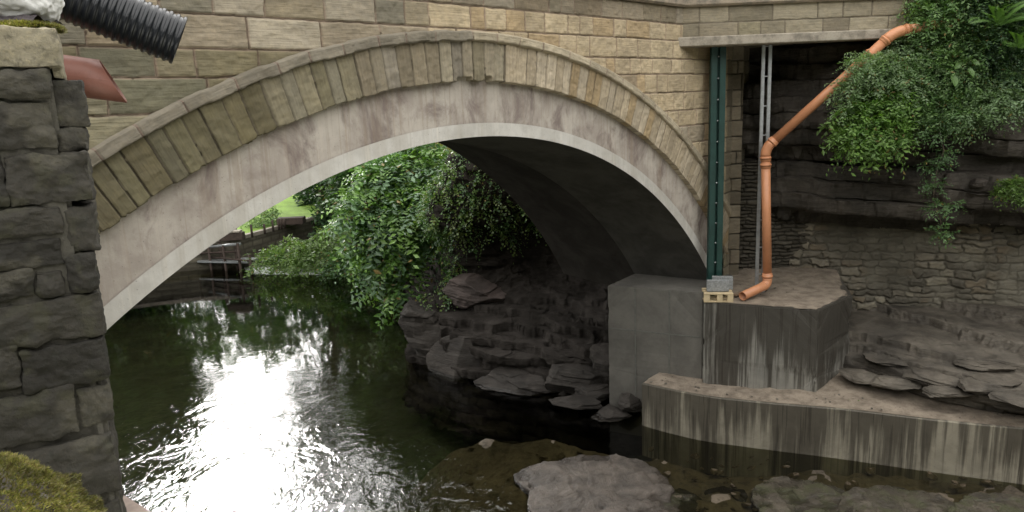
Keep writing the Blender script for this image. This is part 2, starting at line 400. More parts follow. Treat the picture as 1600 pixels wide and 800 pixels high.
# wooded right bank upstream of the bridge
def xbank(y): return np.interp(y, [14.5, 17, 20, 24, 26, 29, 34, 60], [1., -1.6, -1.9, -3.2, -4.4, -8.2, -9, -12])
X, Y = np.meshgrid(np.linspace(0, 1, 60)**1.5, np.linspace(20.5, 60, 80), indexing='ij')
D = X*45; Xr = xbank(Y)+D
Zr = -.6+np.minimum(D*1.3, 4.3)+np.maximum(D-3, 0)*.22+.25*fbm(np.stack([Xr*.8, Y*.8, 0*X], -1), 4, 9)*sstep(D, 0, 1.5)
tag(link('wooded_bank', npmesh('wooded_bank', np.stack([Xr, Y, Zr], -1), gridfaces(*X.shape)), BANKM), kind='structure')
# left bank upstream and the near bank under the camera
X, Y = np.meshgrid(np.linspace(0, 1, 40), np.linspace(-3, 30, 60), indexing='ij')
xl = np.interp(Y, [-3, 5.5, 9, 18, 24, 27, 30], [-1.5, -3.4, -7, -12, -16, -20, -24]); Dl = X*35
Zb = -.5+np.minimum(Dl*2.0, 1.9+.2*fbm(np.stack([Dl, Y, 0*Y], -1), 3, 2))
tag(link('left_bank', npmesh('left_bank', np.stack([xl-Dl, Y, Zb], -1), gridfaces(*X.shape)), BANKM), kind='structure')

# =================================================================== BRIDGE
bridge = thing('stone_bridge', 'sandstone road bridge with a wide segmental arch lined in pale new concrete', 'bridge')
def arcmap(off0, proud):
    def f(U, Vv, h):
        th = U/9.; S = Vv*np.sin(th); Zz = ZC+Vv*np.cos(th)
        return O+S[..., None]*T+Zz[..., None]*np.array([0, 0, 1.])+(off0-proud*1-h)[..., None]*N
    return f
def wallmap(U, Vv, h): return O+U[..., None]*T+Vv[..., None]*np.array([0, 0, 1.])-h[..., None]*N
SEND = 6.62
def stonecol(u, v, rs):
    new = (u > -.9+.5*rs.rand()) and v < 7.05 and not (abs(v-6.16) < .13 and 1.7 < u < 3.6) and not (v < 5.3 and rs.rand() < .35)
    if new:
        k = rs.rand()
        c = np.array([.50, .405, .27]) if k < .5 else (np.array([.56, .46, .31]) if k < .8 else np.array([.44, .32, .18]))
        return (c*.65+np.array([.49, .40, .27])*.35)*(.9+.18*rs.rand())
    pal = [(.30, .25, .17), (.36, .30, .22), (.24, .21, .15), (.42, .37, .29), (.27, .21, .14), (.2, .19, .15)]
    c = np.array(pal[rs.randint(len(pal))])*(.85+.3*rs.rand())
    if u < -2.3 and v < 6.5: c = c*np.array([.66, .69, .58])
    if v > 7.05: c = c*.75
    c = c*.7+np.array([.30, .26, .19])*.3*(.6 if u < -2.3 and v < 6.5 else 1)
    return c
rs0 = np.random.RandomState(3); cz = [1.8]
while cz[-1] < 7.35: cz.append(cz[-1]+.24+.09*rs0.rand())
cz = np.array(cz)*1.; cz = cz-(cz[-1]-7.36)
masonry('spandrel_wall', wallmap, -6.9, SEND, 1.9, 7.36, .0125, cz, lambda u, v: (.22, .7) if u > -1 else (.3, .85), stonecol, MAS, bridge,
        maskf=lambda U, V: (np.hypot(U, V-ZC) > 8.98) & (U < SEND), seed=11, jointcol=(.36, .27, .21), amp=.016, rnd=.014, rough=.012)
NV = 64
def voucol(u, v, rs):
    if u > .6:
        k = rs.rand(); c = np.array([.42, .35, .25]) if k < .4 else (np.array([.47, .40, .30]) if k < .75 else np.array([.37, .28, .165]))
        return c*(.9+.2*rs.rand())
    pal = [(.30, .26, .19), (.26, .22, .155), (.34, .30, .22), (.235, .205, .14), (.28, .25, .2)]
    c = np.array(pal[rs.randint(len(pal))])*(.85+.3*rs.rand())
    c = c*.88
    if u < -1.6: c = c*np.array([.88, .9, .82])
    if u < -2.8: c = c*np.array([.70, .70, .62])
    return c
def vouextra(U, V, h, c):
    j = .012*(vn(np.stack([np.floor(U/.21), 0*U, 0*U], -1), 4))+.015*fbm(np.stack([U*8, V*8, 0*U], -1), 3)
    old = U < .6; slip = (U > -.75) & (U < .35)
    e = (V < R3-.01+np.where(old, j, 0)+np.where(slip, .05*(vn(np.stack([np.floor(U/.24), 0*U, 0*U], -1), 9) > .45), 0))
    h = np.where(e, -.16, h); return h, c
clipw = lambda U, V: V*np.sin(U/9.) < SEND+.12
masonry('arch_ring', arcmap(-.02, .0), -8.6, 8.6, R3-.04, R2+.02, .0125, [R3-.2, R2+.2], lambda u, v: (.15, .24) if u < .6 else (.16, .22), voucol, VOU, bridge,
        joint=.006, amp=.012, rnd=.022, rough=.012, seed=23, jointcol=(.13, .11, .085), extra=vouextra, wob=.0016, maskf=clipw)
def hoodcol(u, v, rs): return (np.array([.44, .38, .28]) if u > .0 else np.array([.24, .215, .17]))*(.8+.35*rs.rand())
def hoodx(U, V, h, c):
    wv = np.where(U < 0, .018*fbm(np.stack([U*5, 0*U, 0*U], -1), 3), 0)
    k = sstep(V, R2-.005+wv, R2+.012+wv)*sstep(-V, -(R2+.135+wv*.7), -(R2+.118+wv*.7)); return h*k-.10*(1-k), c
masonry('hood_moulding', arcmap(-.075, .0), -8.6, 8.6, R2-.02, R2+.15, .0125, [R2-.2, R2+.4], lambda u, v: (.35, .6), hoodcol, MAS, bridge,
        joint=.008, amp=.01, rnd=.012, rough=.012, seed=31, jointcol=(.3, .22, .18), extra=hoodx, maskf=clipw)
# concrete face ring and pale rib
def ringmesh(name, r0, r1, off, mat, seed, lip=None):
    U, V = np.meshgrid(np.linspace(-8.9, 8.3, 700), np.linspace(r0, r1, 10), indexing='ij')
    h = .004*fbm(np.stack([U*2, V*2, 0*U], -1), 4, seed)
    return link(name, npmesh(name, arcmap(off, 0)(U, V, h), gridfaces(*U.shape)), mat, bridge)
ringmesh('concrete_face', R1+.15, R3+.06, .055, CONC_FACE, 2)
ringmesh('concrete_rib', R1, R1+.165, .035, CONC_RIB, 4)
def barrel(name, w0, r0, w1, r1, mat):
    th = np.linspace(-1.0, 1.02, 260); ww = np.linspace(0, 1, 24)
    A, B = np.meshgrid(th, ww, indexing='ij'); r = r0+(r1-r0)*B; off = w0+(w1-w0)*B
    V = O+(r*np.sin(A))[..., None]*T+(ZC+r*np.cos(A))[..., None]*np.array([0, 0, 1.])+off[..., None]*AX
    V = V+(.006*fbm(V*1.5, 3))[..., None]*N
    return link(name, npmesh(name, V, gridfaces(*A.shape)), mat, bridge)
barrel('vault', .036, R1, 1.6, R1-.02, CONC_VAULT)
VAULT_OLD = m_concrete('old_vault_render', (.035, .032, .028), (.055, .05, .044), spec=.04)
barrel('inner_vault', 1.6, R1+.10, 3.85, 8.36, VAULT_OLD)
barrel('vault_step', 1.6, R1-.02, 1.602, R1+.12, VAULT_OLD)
# masonry mass above the vault and its upstream face
def core():
    s_ = np.linspace(-8, SEND-.03, 80); rows = []
    for w_, r in ((.10, R1+.3), (3.8, 8.5)):
        bot = np.maximum(ZC+np.sqrt(np.maximum(r*r-s_**2, 0)), 1.0); top = np.full_like(s_, 8.25)
        sh = w_*(AX@T)
        for zz in (bot, top): rows.append(O+(s_+sh)[:, None]*T+zz[:, None]*np.array([0, 0, 1.])+(w_*(AX@N))*N)
    a, b_, c, d = rows; V = np.stack([a, b_, d, c, a], 1)
    return npmesh('core', V, gridfaces(80, 5), smooth=False)
s = NT('plain_old_stone'); OLDST = s.done(s.mix(s.noise(s.pos(), 3, 6), (.18, .15, .11), (.3, .26, .19)), .9, s.bump(s.noise(s.pos(), 9, 5), .03, 1.))
link('parapet_core', core(), OLDST, bridge)
# string course (moulded) on main face
def strip(name, A, B, nrm, z0, z1, proj, mat, parent, back=.02, chamfer=.03):
    A = np.array([A[0], A[1], 0.]); B = np.array([B[0], B[1], 0.]); L = np.linalg.norm(B-A); n = max(8, int(L/.05)); tt = np.linspace(0, 1, n)
    prof = [(0-back, z0), (proj-chamfer, z0), (proj, z0+chamfer), (proj, z1-chamfer), (proj-chamfer, z1), (-back, z1)]
    V = np.array([[A+(B-A)*q+nrm*p_[0]+np.array([0, 0, p_[1]]) for p_ in prof] for q in tt])
    V = V+(.006*fbm(V*6, 3))[..., None]*nrm
    return link(name, npmesh(name, V, gridfaces(n, len(prof)), smooth=False), mat, parent)
STRING = m_plain('weathered_string_stone', (.34, .28, .21), .9, .45, 5, col2=(.17, .15, .12), bump=.01)
c0 = O+T*4.98
strip('string_course', O-T*7, c0+T*.06, -N, 7.35, 7.50, .10, STRING, bridge)
XD = 7.35
def bmap(U, V, h): return np.stack([U, c0[1]-h, V], -1)
def bcol(u, v, rs):
    pal = [(.30, .26, .19), (.25, .22, .16), (.34, .30, .22), (.22, .19, .14), (.28, .25, .17)]
    return np.array(pal[rs.randint(5)])*(.85+.25*rs.rand())
c0x = c0[0]
masonry('deck_side_wall', bmap, c0x, XD, 6.86, 7.36, .0125, [6.8, 7.09, 7.4], lambda u, v: (.35, .8), bcol, MAS, bridge, seed=41, jointcol=(.2, .17, .13), amp=.012, rnd=.008)
strip('deck_string_course', (c0x-.04, c0[1]), (XD, c0[1]), np.array([0, -1., 0]), 7.35, 7.50, .10, STRING, bridge)
strip('concrete_lintel', (c0x-.10, c0[1]), (XD, c0[1]), np.array([0, -1., 0]), 6.72, 6.875, .10, m_plain('lintel_concrete', (.36, .32, .26), .85, .4, 7, col2=(.17, .15, .12)), bridge, back=.3, chamfer=.015)
boxmesh('deck_slab', ((c0x+XD)/2+.2, c0[1]+2.9, 7.05), (XD-c0x+.2, 5.6, .5), 0, mat=OLDST, parent=bridge)
pm = [(O-T*7+N*.02), (c0+N*.02)]
masonry('parapet', lambda U, V, h: wallmap(U, V, h-.02), -7, 5.0, 7.5, 8.3, .03, [7.5, 7.9, 8.35], lambda u, v: (.5, .9), stonecol, MAS, bridge, seed=51)
masonry('deck_parapet', lambda U, V, h: bmap(U, V, h-.03), c0x, XD, 7.5, 8.3, .03, [7.5, 7.9, 8.35], lambda u, v: (.5, .9), bcol, MAS, bridge, seed=52)
boxmesh('parapet_backing', ((c0x+XD)/2, c0[1]+.30, 7.8), (XD-c0x, .4, .96), 0, mat=OLDST, parent=bridge)
# end return of the spandrel wall behind the columns
pe = W(SEND-.01, 0)
masonry('return_wall', lambda U, V, h: pe+U[..., None]*np.array([.55, .835, 0])+V[..., None]*np.array([0, 0, 1.])+h[..., None]*np.array([.8, -.6, 0]), 0, 1.4, 2.3, 6.8, .02, cz, lambda u, v: (.3, .6), bcol, MAS, bridge, seed=61, jointcol=(.1, .09, .07))

# =================================================================== CONCRETE WORKS
ab = thing('abutment_block', 'tall plain grey concrete block carrying the right foot of the arch', 'concrete block')
prism('block', [(1.78, 13.66), (3.39, 12.86), (4.3, 14.1), (2.95, 15.2)], -.5, 2.47, CONC_BLOCK, ab, .015, .02)
SEAM = m_plain('seam_concrete', (.13, .13, .115), .85, .3, 8)
def seam(p, q_, z0, z1, parent, wd=.022, pr_=.006, mat=SEAM, horiz=False):
    p, q_ = np.array(p), np.array(q_); c = (p+q_)/2; a = math.atan2(*(q_-p)[::-1])
    return boxmesh('panel_seam', (c[0], c[1], (z0+z1)/2), (np.linalg.norm(q_-p), .02, z1-z0), .003, a, mat, parent)
D_, E_ = np.array([1.78, 13.66]), np.array([3.39, 12.86]); fn = np.array([-(E_-D_)[1], (E_-D_)[0]]); fn = -fn/np.linalg.norm(fn)
fo = np.array([D_[1]-E_[1], E_[0]-D_[0]]); fo = -fo/np.linalg.norm(fo)
for f_ in (.30, .66):
    a_ = D_+(E_-D_)*f_; u_ = (E_-D_)/np.linalg.norm(E_-D_); seam(a_-u_*.012-fo*.004, a_+u_*.012-fo*.004, .0, 2.455, ab)
seam(D_+(E_-D_)*.02-fo*.005, D_+(E_-D_)*.98-fo*.005, 1.62, 1.645, ab)
pl = thing('concrete_plinth', 'high water-stained concrete plinth under the orange pipe outlet', 'plinth')
prism('plinth', [(3.36, 12.72), (5.07, 11.90), (6.0, 12.72), (6.7, 15.2), (4.0, 15.2), (3.65, 13.3)], .2, 2.35, CONC_PL, pl, .015, .035)
U, V = np.meshgrid(np.linspace(0, 1, 90), np.linspace(0, 1, 60), indexing='ij')
A0, B0, A1, B1 = np.array([3.45, 12.78]), np.array([5.05, 12.0]), np.array([4.0, 14.7]), np.array([6.4, 14.5])
Bv = np.stack([np.interp(V, [0, .33, 1], [5.04, 5.93, 6.5]), np.interp(V, [0, .33, 1], [11.95, 12.75, 14.6])], -1)
Av = np.stack([np.interp(V, [0, 1], [3.42, 4.05]), np.interp(V, [0, 1], [12.74, 14.7])], -1)
XY = (1-U)[..., None]*Av+U[..., None]*Bv
zz = 2.345+sstep(np.minimum(np.minimum(U, 1-U), V), 0, .06)*.02+.03*np.maximum(fbm(np.concatenate([XY*3, XY[..., :1]*0], -1), 4, 8), -.2)+.10*sstep(V, .5, 1)
tag(link('dirt_patch', npmesh('dirt_patch', np.concatenate([XY, zz[..., None]], -1), gridfaces(90, 60)), DIRT), 'sandy brown dirt and rubble dust lying on top of the high concrete plinth', 'dirt', kind='stuff')
# low curved wall
base = np.array([(2.22, 12.86), (2.6, 12.5), (3.22, 12.06), (4.21, 11.65), (5.14, 11.29), (6.4, 10.72), (7.58, 10.22), (9.5, 9.3), (12, 8.2)])
dd = np.r_[0, np.cumsum(np.linalg.norm(np.diff(base, axis=0), axis=1))]; q = np.linspace(0, dd[-1], 160)
bx_, by_ = np.interp(q, dd, base[:, 0]), np.interp(q, dd, base[:, 1])
ker = np.ones(9)/9; bx2 = np.convolve(np.pad(bx_, 4, 'edge'), ker, 'valid'); by2 = np.convolve(np.pad(by_, 4, 'edge'), ker, 'valid')
line = np.stack([bx2, by2], 1); tg = np.gradient(line, axis=0); tg /= np.linalg.norm(tg, axis=1)[:, None]; nr = np.stack([-tg[:, 1], tg[:, 0]], 1)
ztop = .82+.012*q+.006*np.sin(q*2.2)
prof = [(0, -.6), (-.001, .0), (-.001, .03), (0, .04), (0, .3), (0, .55), (0, -1), (.012, -2), (.35, -2)]
rows = []
for off, z in prof:
    zz_ = np.full(len(q), z) if z not in (-1, -2) else (ztop-.012 if z == -1 else ztop)
    if (off, z) == (0, -.6): zz_ = np.full(len(q), -.6)
    p_ = line+nr*off; rows.append(np.stack([p_[:, 0], p_[:, 1], zz_], 1))
V = np.stack(rows, 1); V[:, 1:7, :2] += (nr*(.004*fbm(np.stack([q*2, q*0, q*0], 1), 4))[:, None])[:, None, :]
lw = thing('low_retaining_wall', 'low curved concrete retaining wall streaked with dark runs beside the stream', 'retaining wall')
link('wall_body', npmesh('wall_body', V, gridfaces(len(q), len(prof)), smooth=False), CONC_LOW, lw)
e0 = V[0]; c_ = nr[0]*.8
ev = [e0[0], e0[6], e0[6]+np.array([c_[0], c_[1], 0]), e0[0]+np.array([c_[0], c_[1], 0])]
link('wall_end', npmesh('wall_end', np.array(ev), [[0, 1, 2, 3]], smooth=False), CONC_LOW, lw)
# dirt ledge behind low wall rising to the rock ledges
U, D2 = np.meshgrid(np.arange(len(q)), np.linspace(0, 1, 70), indexing='ij')
lw_w = np.interp(q, [0, 3.3, 4.5, 14], [1.2, 1.6, 3.2, 3.4])
Dm = D2*lw_w[:, None]; P2 = line[:, None, :]+nr[:, None, :]*(Dm[..., None]+.05)
rise = np.interp(q, [0, 2.6, 3.6, 14], [0, 0, .18, .12])[:, None]*np.maximum(Dm-.5, 0)
P3 = np.concatenate([P2*2.5, Dm[..., None]*0], -1)
Z2 = ztop[:, None]+.002+.022*fbm(P3*2, 4, 5)*sstep(Dm, 0.02, .3)+rise+.05*sstep(Dm, .12, .5)*fbm(P3*.6, 3, 6)+.018*sstep(Dm, .04, .2)
tag(link('dirt_ledge', npmesh('dirt_ledge', np.concatenate([P2, Z2[..., None]], -1), gridfaces(*U.shape)), DIRT), kind='structure')

# =================================================================== CLIFF (right bank)
def upsample(ctrl, nu, nv):
    C = np.array(ctrl, float); a = np.linspace(0, C.shape[0]-1, nu); b = np.linspace(0, C.shape[1]-1, nv)
    def cr(C, t):
        i = np.clip(np.floor(t).astype(int), 0, C.shape[0]-2); f = (t-i)[:, None, None]
        p0 = C[np.clip(i-1, 0, None)]; p1 = C[i]; p2 = C[i+1]; p3 = C[np.clip(i+2, None, C.shape[0]-1)]
        return .5*((2*p1)+(-p0+p2)*f+(2*p0-5*p1+4*p2-p3)*f*f+(-p0+3*p1-3*p2+p3)*f**3)
    C = cr(C, a); C = cr(C.transpose(1, 0, 2), b).transpose(1, 0, 2); return C
def strata(P, seed=0, amp=.12, step=.16):
    # ledges: bands in tilted height, each band proud or recessed
    q = P[..., 2]+.10*P[..., 0]+.16*fbm(P*.6, 3, seed)
    k = q/step; i = np.floor(k); f = k-i
    r0 = vn(np.stack([i*3.3, P[..., 0]*.8+i*7, P[..., 1]*.8], -1), seed+3); r1 = vn(np.stack([(i+1)*3.3, P[..., 0]*.8+(i+1)*7, P[..., 1]*.8], -1), seed+3)
    k2 = sstep(f, .78, 1.)
    Pf = P+.15*np.stack([fbm(P*2.2, 3, seed+11), fbm(P*2.2+9, 3, seed+12), .3*fbm(P*2.2+5, 3, seed+13)], -1)
    cell = vn(np.floor(Pf*np.array([2.3, 2.3, 5.5]))*1.37+.5, seed+21)-.5
    rdg = 1-2*np.abs(fbm(P*np.array([1.5, 1.5, 3.]), 4, seed+31))
    return amp*(r0*(1-k2)+r1*k2)*2-amp+amp*.5*fbm(P*3, 5, seed+7)+amp*.9*cell+amp*.5*rdg+.022*fbm(P*9, 4, seed+41)
def cliffmesh(name, ctrl, nu, nv, mat, amp=.12, step=.16, seed=0, flip=1, terr=0, out=(0, -1), ztop_=9, lip=.11):
    G = upsample(ctrl, nu, nv); du = np.gradient(G, axis=0); dv = np.gradient(G, axis=1); n = np.cross(du, dv); n /= np.linalg.norm(n, axis=-1)[..., None]+1e-9
    G = G+flip*n*strata(G, seed, amp, step)[..., None]; G[..., :2] += flip*n[..., :2]*(.25*amp*fbm(G*1.1, 3, seed))[..., None]
    if terr:
        # thin bedded shale: flat treads, sharp risers, every bed overhanging the one below
        q = G[..., 2]/terr+.9*fbm(G*np.array([.35, .35, .2]), 3, seed+50)+.18*fbm(G*2.5, 3, seed+54)+.25*G[..., 0]; i = np.floor(q); f = q-i
        th_ = .55+.4*vn(np.stack([i*2.3, G[..., 0]*.7+i*5, G[..., 1]*.7], -1), seed+51)
        m = sstep(-G[..., 2], -ztop_, -ztop_+.4)
        G[..., 2] += m*terr*((sstep(f, th_-.08, th_+.05)-f)*.85)
        pr_ = (vn(np.stack([i*4.1, G[..., 0]*1.3+i*3, G[..., 1]*1.3], -1), seed+52)*1.3-.3)*lip*sstep(f, .0, th_)
        G[..., 0] += m*out[0]*pr_; G[..., 1] += m*out[1]*pr_
    return link(name, npmesh(name, G, gridfaces(nu, nv)), mat)
# right of the bridge: layered rock above the rubble wall, y as a function of (x,z)
xs = [3.4, 4.4, 5.2, 6.0, 7.0, 8.0, 9.2, 11, 14]
zs = [3.0, 3.5, 3.75, 4.2, 4.7, 5.2, 5.8, 6.4, 7.0, 7.5, 8.2]
yt = {3.0: [15.6, 15.6, 15.2, 14.9, 14.5, 14.2, 13.9, 13, 12], 3.5: [15.6, 15.5, 14.9, 14.6, 14.1, 13.7, 13.3, 12.4, 11.5], 3.75: [15.6, 15.4, 14.4, 13.9, 13.5, 13.1, 12.8, 12, 11.2],
      4.2: [15.5, 15.3, 14.3, 13.8, 13.3, 12.9, 12.6, 11.8, 11], 4.7: [15.5, 15.3, 14.6, 14.1, 13.8, 13.3, 12.9, 12.2, 11.2], 5.2: [15.4, 15.1, 14.3, 13.7, 13.3, 12.8, 12.6, 11.9, 11],
      5.8: [15.6, 15.2, 14.2, 13.5, 13.1, 12.9, 12.8, 12, 11.2], 6.4: [16, 15.8, 14.8, 13.9, 13.2, 12.9, 12.7, 12.2, 11.4], 7.0: [16.5, 16.3, 15.5, 14.3, 13.3, 13.1, 13, 12.4, 11.7], 7.5: [17, 17, 17, 16, 14, 13.4, 13.2, 12.8, 12], 8.2: [18, 18, 18, 18, 16, 15, 14.5, 14, 13.5]}
ctrl = [[(x, yt[z][i], z) for z in zs] for i, x in enumerate(xs)]
tag(cliffmesh('rock_cliff', ctrl, 420, 260, ROCK_D, .12, .2, 3, 1, terr=.30, out=(-.2, -1), ztop_=20, lip=.22), kind='structure')
# lower ledges in front of the rubble wall
ctrl = []
for x, yw in ((5.7, 13.7), (6.2, 13.2), (6.7, 12.45), (7.4, 11.75), (8.2, 11.1), (9.4, 10.5), (11, 9.8), (14, 8.5)):
    ctrl.append([(x-.1, yw-.3, .55), (x, yw-.25, .92), (x, yw-.85, 1.06), (x, yw-.8, 1.30), (x, yw-.1, 1.5), (x, yw+.45, 1.62), (x, yw+1.5, 1.70), (x, yw+2.9, 1.85)])
tag(cliffmesh('rock_ledge', ctrl, 520, 300, ROCK_LEDGE, .03, .13, 9, 1, terr=.17, out=(-.35, -.93), lip=.22), kind='structure')
# under the arch and beyond
lev = [-1.2, 0, .45, .95, 1.4, 1.9, 2.6, 3.2, 3.8, 4.5, 5.3, 6.6]
st = [((4.3, 15.1), (-.5, -.85), [.2, 0, -.1, -.2, -.3, -.4, -.5, -.6, -.6, -.6, -.6, -.6]),
      ((2.3, 14.3), (-.4, -.9), [.3, 0, -.15, -.6, -2.2, -3.0, -3.2, -3.1, -2.8, -2.6, -2.5, -2.6]),
      ((.5, 14.9), (-.4, -.9), [.3, 0, -.2, -.7, -2.4, -3.3, -3.5, -3.4, -3.0, -2.6, -2.5, -3]),
      ((-.9, 15.6), (-.5, -.85), [.3, 0, -.2, -.6, -2.1, -2.9, -3.0, -2.8, -2.2, -2.0, -2.2, -3]),
      ((-1.9, 16.5), (-.75, -.65), [.3, 0, -.15, -.4, -1.3, -1.8, -1.8, -1.4, -1.1, -1.2, -2.0, -3.2]),
      ((-2.4, 17.6), (-.95, -.3), [.3, 0, .0, -.2, -.8, -1.0, -.9, -.6, -.6, -1.1, -2.0, -3.4]),
      ((-2.2, 19.2), (-1, 0), [.3, 0, -.3, -.5, -.9, -1.0, -.9, -.7, -.8, -1.4, -2.2, -3.6]),
      ((-2.6, 21.5), (-1, -.1), [.3, 0, -.3, -.6, -1.0, -1.2, -1.3, -1.4, -1.6, -2.0, -2.6, -4]),
      ((-3.6, 24), (-1, -.1), [.3, 0, -.3, -.6, -1.0, -1.4, -1.7, -2, -2.3, -2.7, -3.2, -4.5])]
ctrl = [[(p_[0]+d_[0]*o_, p_[1]+d_[1]*o_, z_) for o_, z_ in zip(of, lev)] for p_, d_, of in st]
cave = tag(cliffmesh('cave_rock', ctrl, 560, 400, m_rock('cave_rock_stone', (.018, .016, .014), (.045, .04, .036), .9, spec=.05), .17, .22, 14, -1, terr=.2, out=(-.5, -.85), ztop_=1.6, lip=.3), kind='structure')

# rubble walls
rdir = np.array([10.4-5.2, 13.0-14.75, 0]); rl = np.linalg.norm(rdir); rdir /= rl; rn = np.array([rdir[1], -rdir[0], 0])
def rubcol(u, v, rs):
    pal = [(.17, .155, .125), (.24, .215, .17), (.12, .11, .09), (.30, .27, .21), (.2, .165, .12)]
    return np.array(pal[rs.randint(5)])*(.8+.4*rs.rand())
rc = [1.0]
while rc[-1] < 4.0: rc.append(rc[-1]+.10+.07*rs0.rand())
rw = thing('rubble_wall', 'pale mortar-smeared rubble stone wall under the rock ledge on the right bank', 'wall')
def rx(U, V, h, c):
    P_ = np.stack([U, V, 0*U], -1); m = sstep(fbm(P_*1.3, 5, 77), -.35, .1)*.88
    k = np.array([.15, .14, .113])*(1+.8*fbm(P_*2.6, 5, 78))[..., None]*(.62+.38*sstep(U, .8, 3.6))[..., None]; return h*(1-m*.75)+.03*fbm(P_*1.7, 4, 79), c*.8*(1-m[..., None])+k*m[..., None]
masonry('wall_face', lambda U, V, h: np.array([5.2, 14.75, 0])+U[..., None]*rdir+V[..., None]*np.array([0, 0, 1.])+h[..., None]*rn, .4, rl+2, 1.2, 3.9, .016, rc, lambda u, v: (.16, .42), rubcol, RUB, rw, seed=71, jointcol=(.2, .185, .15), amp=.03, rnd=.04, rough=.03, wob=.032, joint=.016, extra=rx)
dw = thing('coursed_stone_wall', 'dark thin-bedded stone wall in the shade under the bridge deck', 'wall')
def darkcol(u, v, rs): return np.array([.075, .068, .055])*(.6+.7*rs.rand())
rc2 = [1.9]
while rc2[-1] < 5.4: rc2.append(rc2[-1]+.055+.045*rs0.rand())
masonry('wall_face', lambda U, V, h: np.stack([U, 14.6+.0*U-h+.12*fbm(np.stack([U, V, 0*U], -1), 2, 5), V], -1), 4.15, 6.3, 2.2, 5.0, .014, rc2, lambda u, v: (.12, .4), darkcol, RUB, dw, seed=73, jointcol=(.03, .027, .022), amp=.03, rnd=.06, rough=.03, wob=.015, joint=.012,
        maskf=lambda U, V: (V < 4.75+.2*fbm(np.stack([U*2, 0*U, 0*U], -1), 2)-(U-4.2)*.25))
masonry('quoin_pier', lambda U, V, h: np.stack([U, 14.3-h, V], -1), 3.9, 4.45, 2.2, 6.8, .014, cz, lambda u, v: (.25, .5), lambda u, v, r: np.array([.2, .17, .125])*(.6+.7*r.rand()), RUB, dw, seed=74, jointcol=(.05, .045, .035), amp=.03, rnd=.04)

# =================================================================== ROCKS
def rockmesh(name, c, size, seed, cuts=14, flat=.0, rot=0, sub=5, amp=.08, strat=.05):
    import bmesh
    bm = bmesh.new(); bmesh.ops.create_icosphere(bm, subdivisions=sub+(sub == 5), radius=1)
    V = np.array([v.co[:] for v in bm.verts]); Fc = np.array([[v.index for v in f.verts] for f in bm.faces]); bm.free()
    r = np.random.RandomState(seed)
    for _ in range(cuts):
        n = r.randn(3); n[2] *= .8; n /= np.linalg.norm(n); d = .55+.3*r.rand()
        k = V@n-d; V = V-np.maximum(k, 0)[:, None]*n*.96
    V = V*(1+amp*fbm(V*2.2+seed, 5, seed))[:, None]
    V = V*np.array(size); V = V*np.array([1, 1, 1])
    cs, sn = math.cos(rot), math.sin(rot); V = np.stack([V[:, 0]*cs-V[:, 1]*sn, V[:, 0]*sn+V[:, 1]*cs, V[:, 2]], 1)
    L = np.linalg.norm(V[:, :2], axis=1)[:, None]+1e-6; st_ = strata(V+seed*3.1, seed, strat*max(size)*1.5, max(.045, size[2]*.2))
    V[:, :2] += V[:, :2]/L*st_[:, None]*.8
    return npmesh(name, V+np.array(c), Fc)
def rock(name, label, c, size, seed, mat, group=None, cat='rock', **kw):
    return tag(link(name, rockmesh(name, c, size, seed, **kw), mat), label, cat, group)
def slab(name, label, px, z, mat, seed, thick=.35, dome=.06, cat='rock', group=None, tilt=(0, 0)):
    pts = np.array([pZ(x, y, z)[:2] for x, y in px]); c = pts.mean(0); d = pts-c; an = np.arctan2(d[:, 1], d[:, 0]); rr = np.hypot(*d.T)
    o_ = np.argsort(an); an, rr = an[o_], rr[o_]
    na, nr_ = 260, 60; A = np.linspace(-pi, pi, na); R = np.interp(A, np.r_[an-2*pi, an, an+2*pi], np.tile(rr, 3))
    t_ = np.r_[np.linspace(0, 1, 46), 1+np.linspace(.005, .12, 14)]
    AA, TT = np.meshgrid(A, t_, indexing='ij'); RR = R[:, None]*(1+.09*fbm(np.stack([np.cos(AA)*3, np.sin(AA)*3, 0*AA], -1), 4, seed))
    tt = np.minimum(TT, 1+(TT-1)*.3); X = c[0]+RR*tt*np.cos(AA); Y = c[1]+RR*tt*np.sin(AA)
    P_ = np.stack([X, Y, 0*X], -1); f1 = fbm(P_*1.6, 4, seed+1); led = np.floor((f1+.5)*5)/5-.5
    cel = vn(np.floor((P_+.25*np.stack([fbm(P_*1.7, 3, seed+5), fbm(P_*1.7+7, 3, seed+6), 0*X], -1))*np.array([2.6, 3.4, 1]))*1.31, seed)-.5
    Z = z+dome*.3*(1-TT**2)+.035*led+.04*cel+.035*fbm(P_*5, 5, seed+2)+(X-c[0])*tilt[0]+(Y-c[1])*tilt[1]
    Z = Z-sstep(TT, .985, 1.0)*.02-np.maximum(TT-1, 0)/.12*thick
    return tag(link(name, npmesh(name, np.stack([X, Y, Z], -1), gridfaces(na, len(t_))), mat), label, cat, group)
slab('river_rock', 'large flat brown-grey rock slab rising from the shallow stream', [(803, 738), (870, 717), (985, 716), (1040, 745), (1046, 780), (1025, 830), (900, 850), (835, 800), (830, 765)], .05, ROCK_SLAB, 5, thick=.3, dome=.1)
slab('flat_rock', 'flat wet mottled rock in the shallows below the low concrete wall', [(1190, 752), (1260, 748), (1330, 775), (1310, 815), (1240, 830), (1185, 790)], .05, ROCK_BED, 8)
slab('flat_rock', 'long grey-green rock at the bottom edge right of the mottled one', [(1325, 770), (1420, 762), (1500, 785), (1520, 830), (1400, 850), (1320, 820)], .06, ROCK_BED, 9)
slab('flat_rock', 'mossy rock at the bottom right corner of the stream', [(1500, 782), (1600, 775), (1680, 800), (1640, 850), (1520, 840)], .07, ROCK_BED, 10)
slab('sunken_stone', 'rounded brown stone just awash beside the large river slab', [(1035, 780), (1060, 762), (1090, 770), (1092, 800), (1060, 820), (1030, 815)], .01, ROCK_BED, 11, dome=.03)
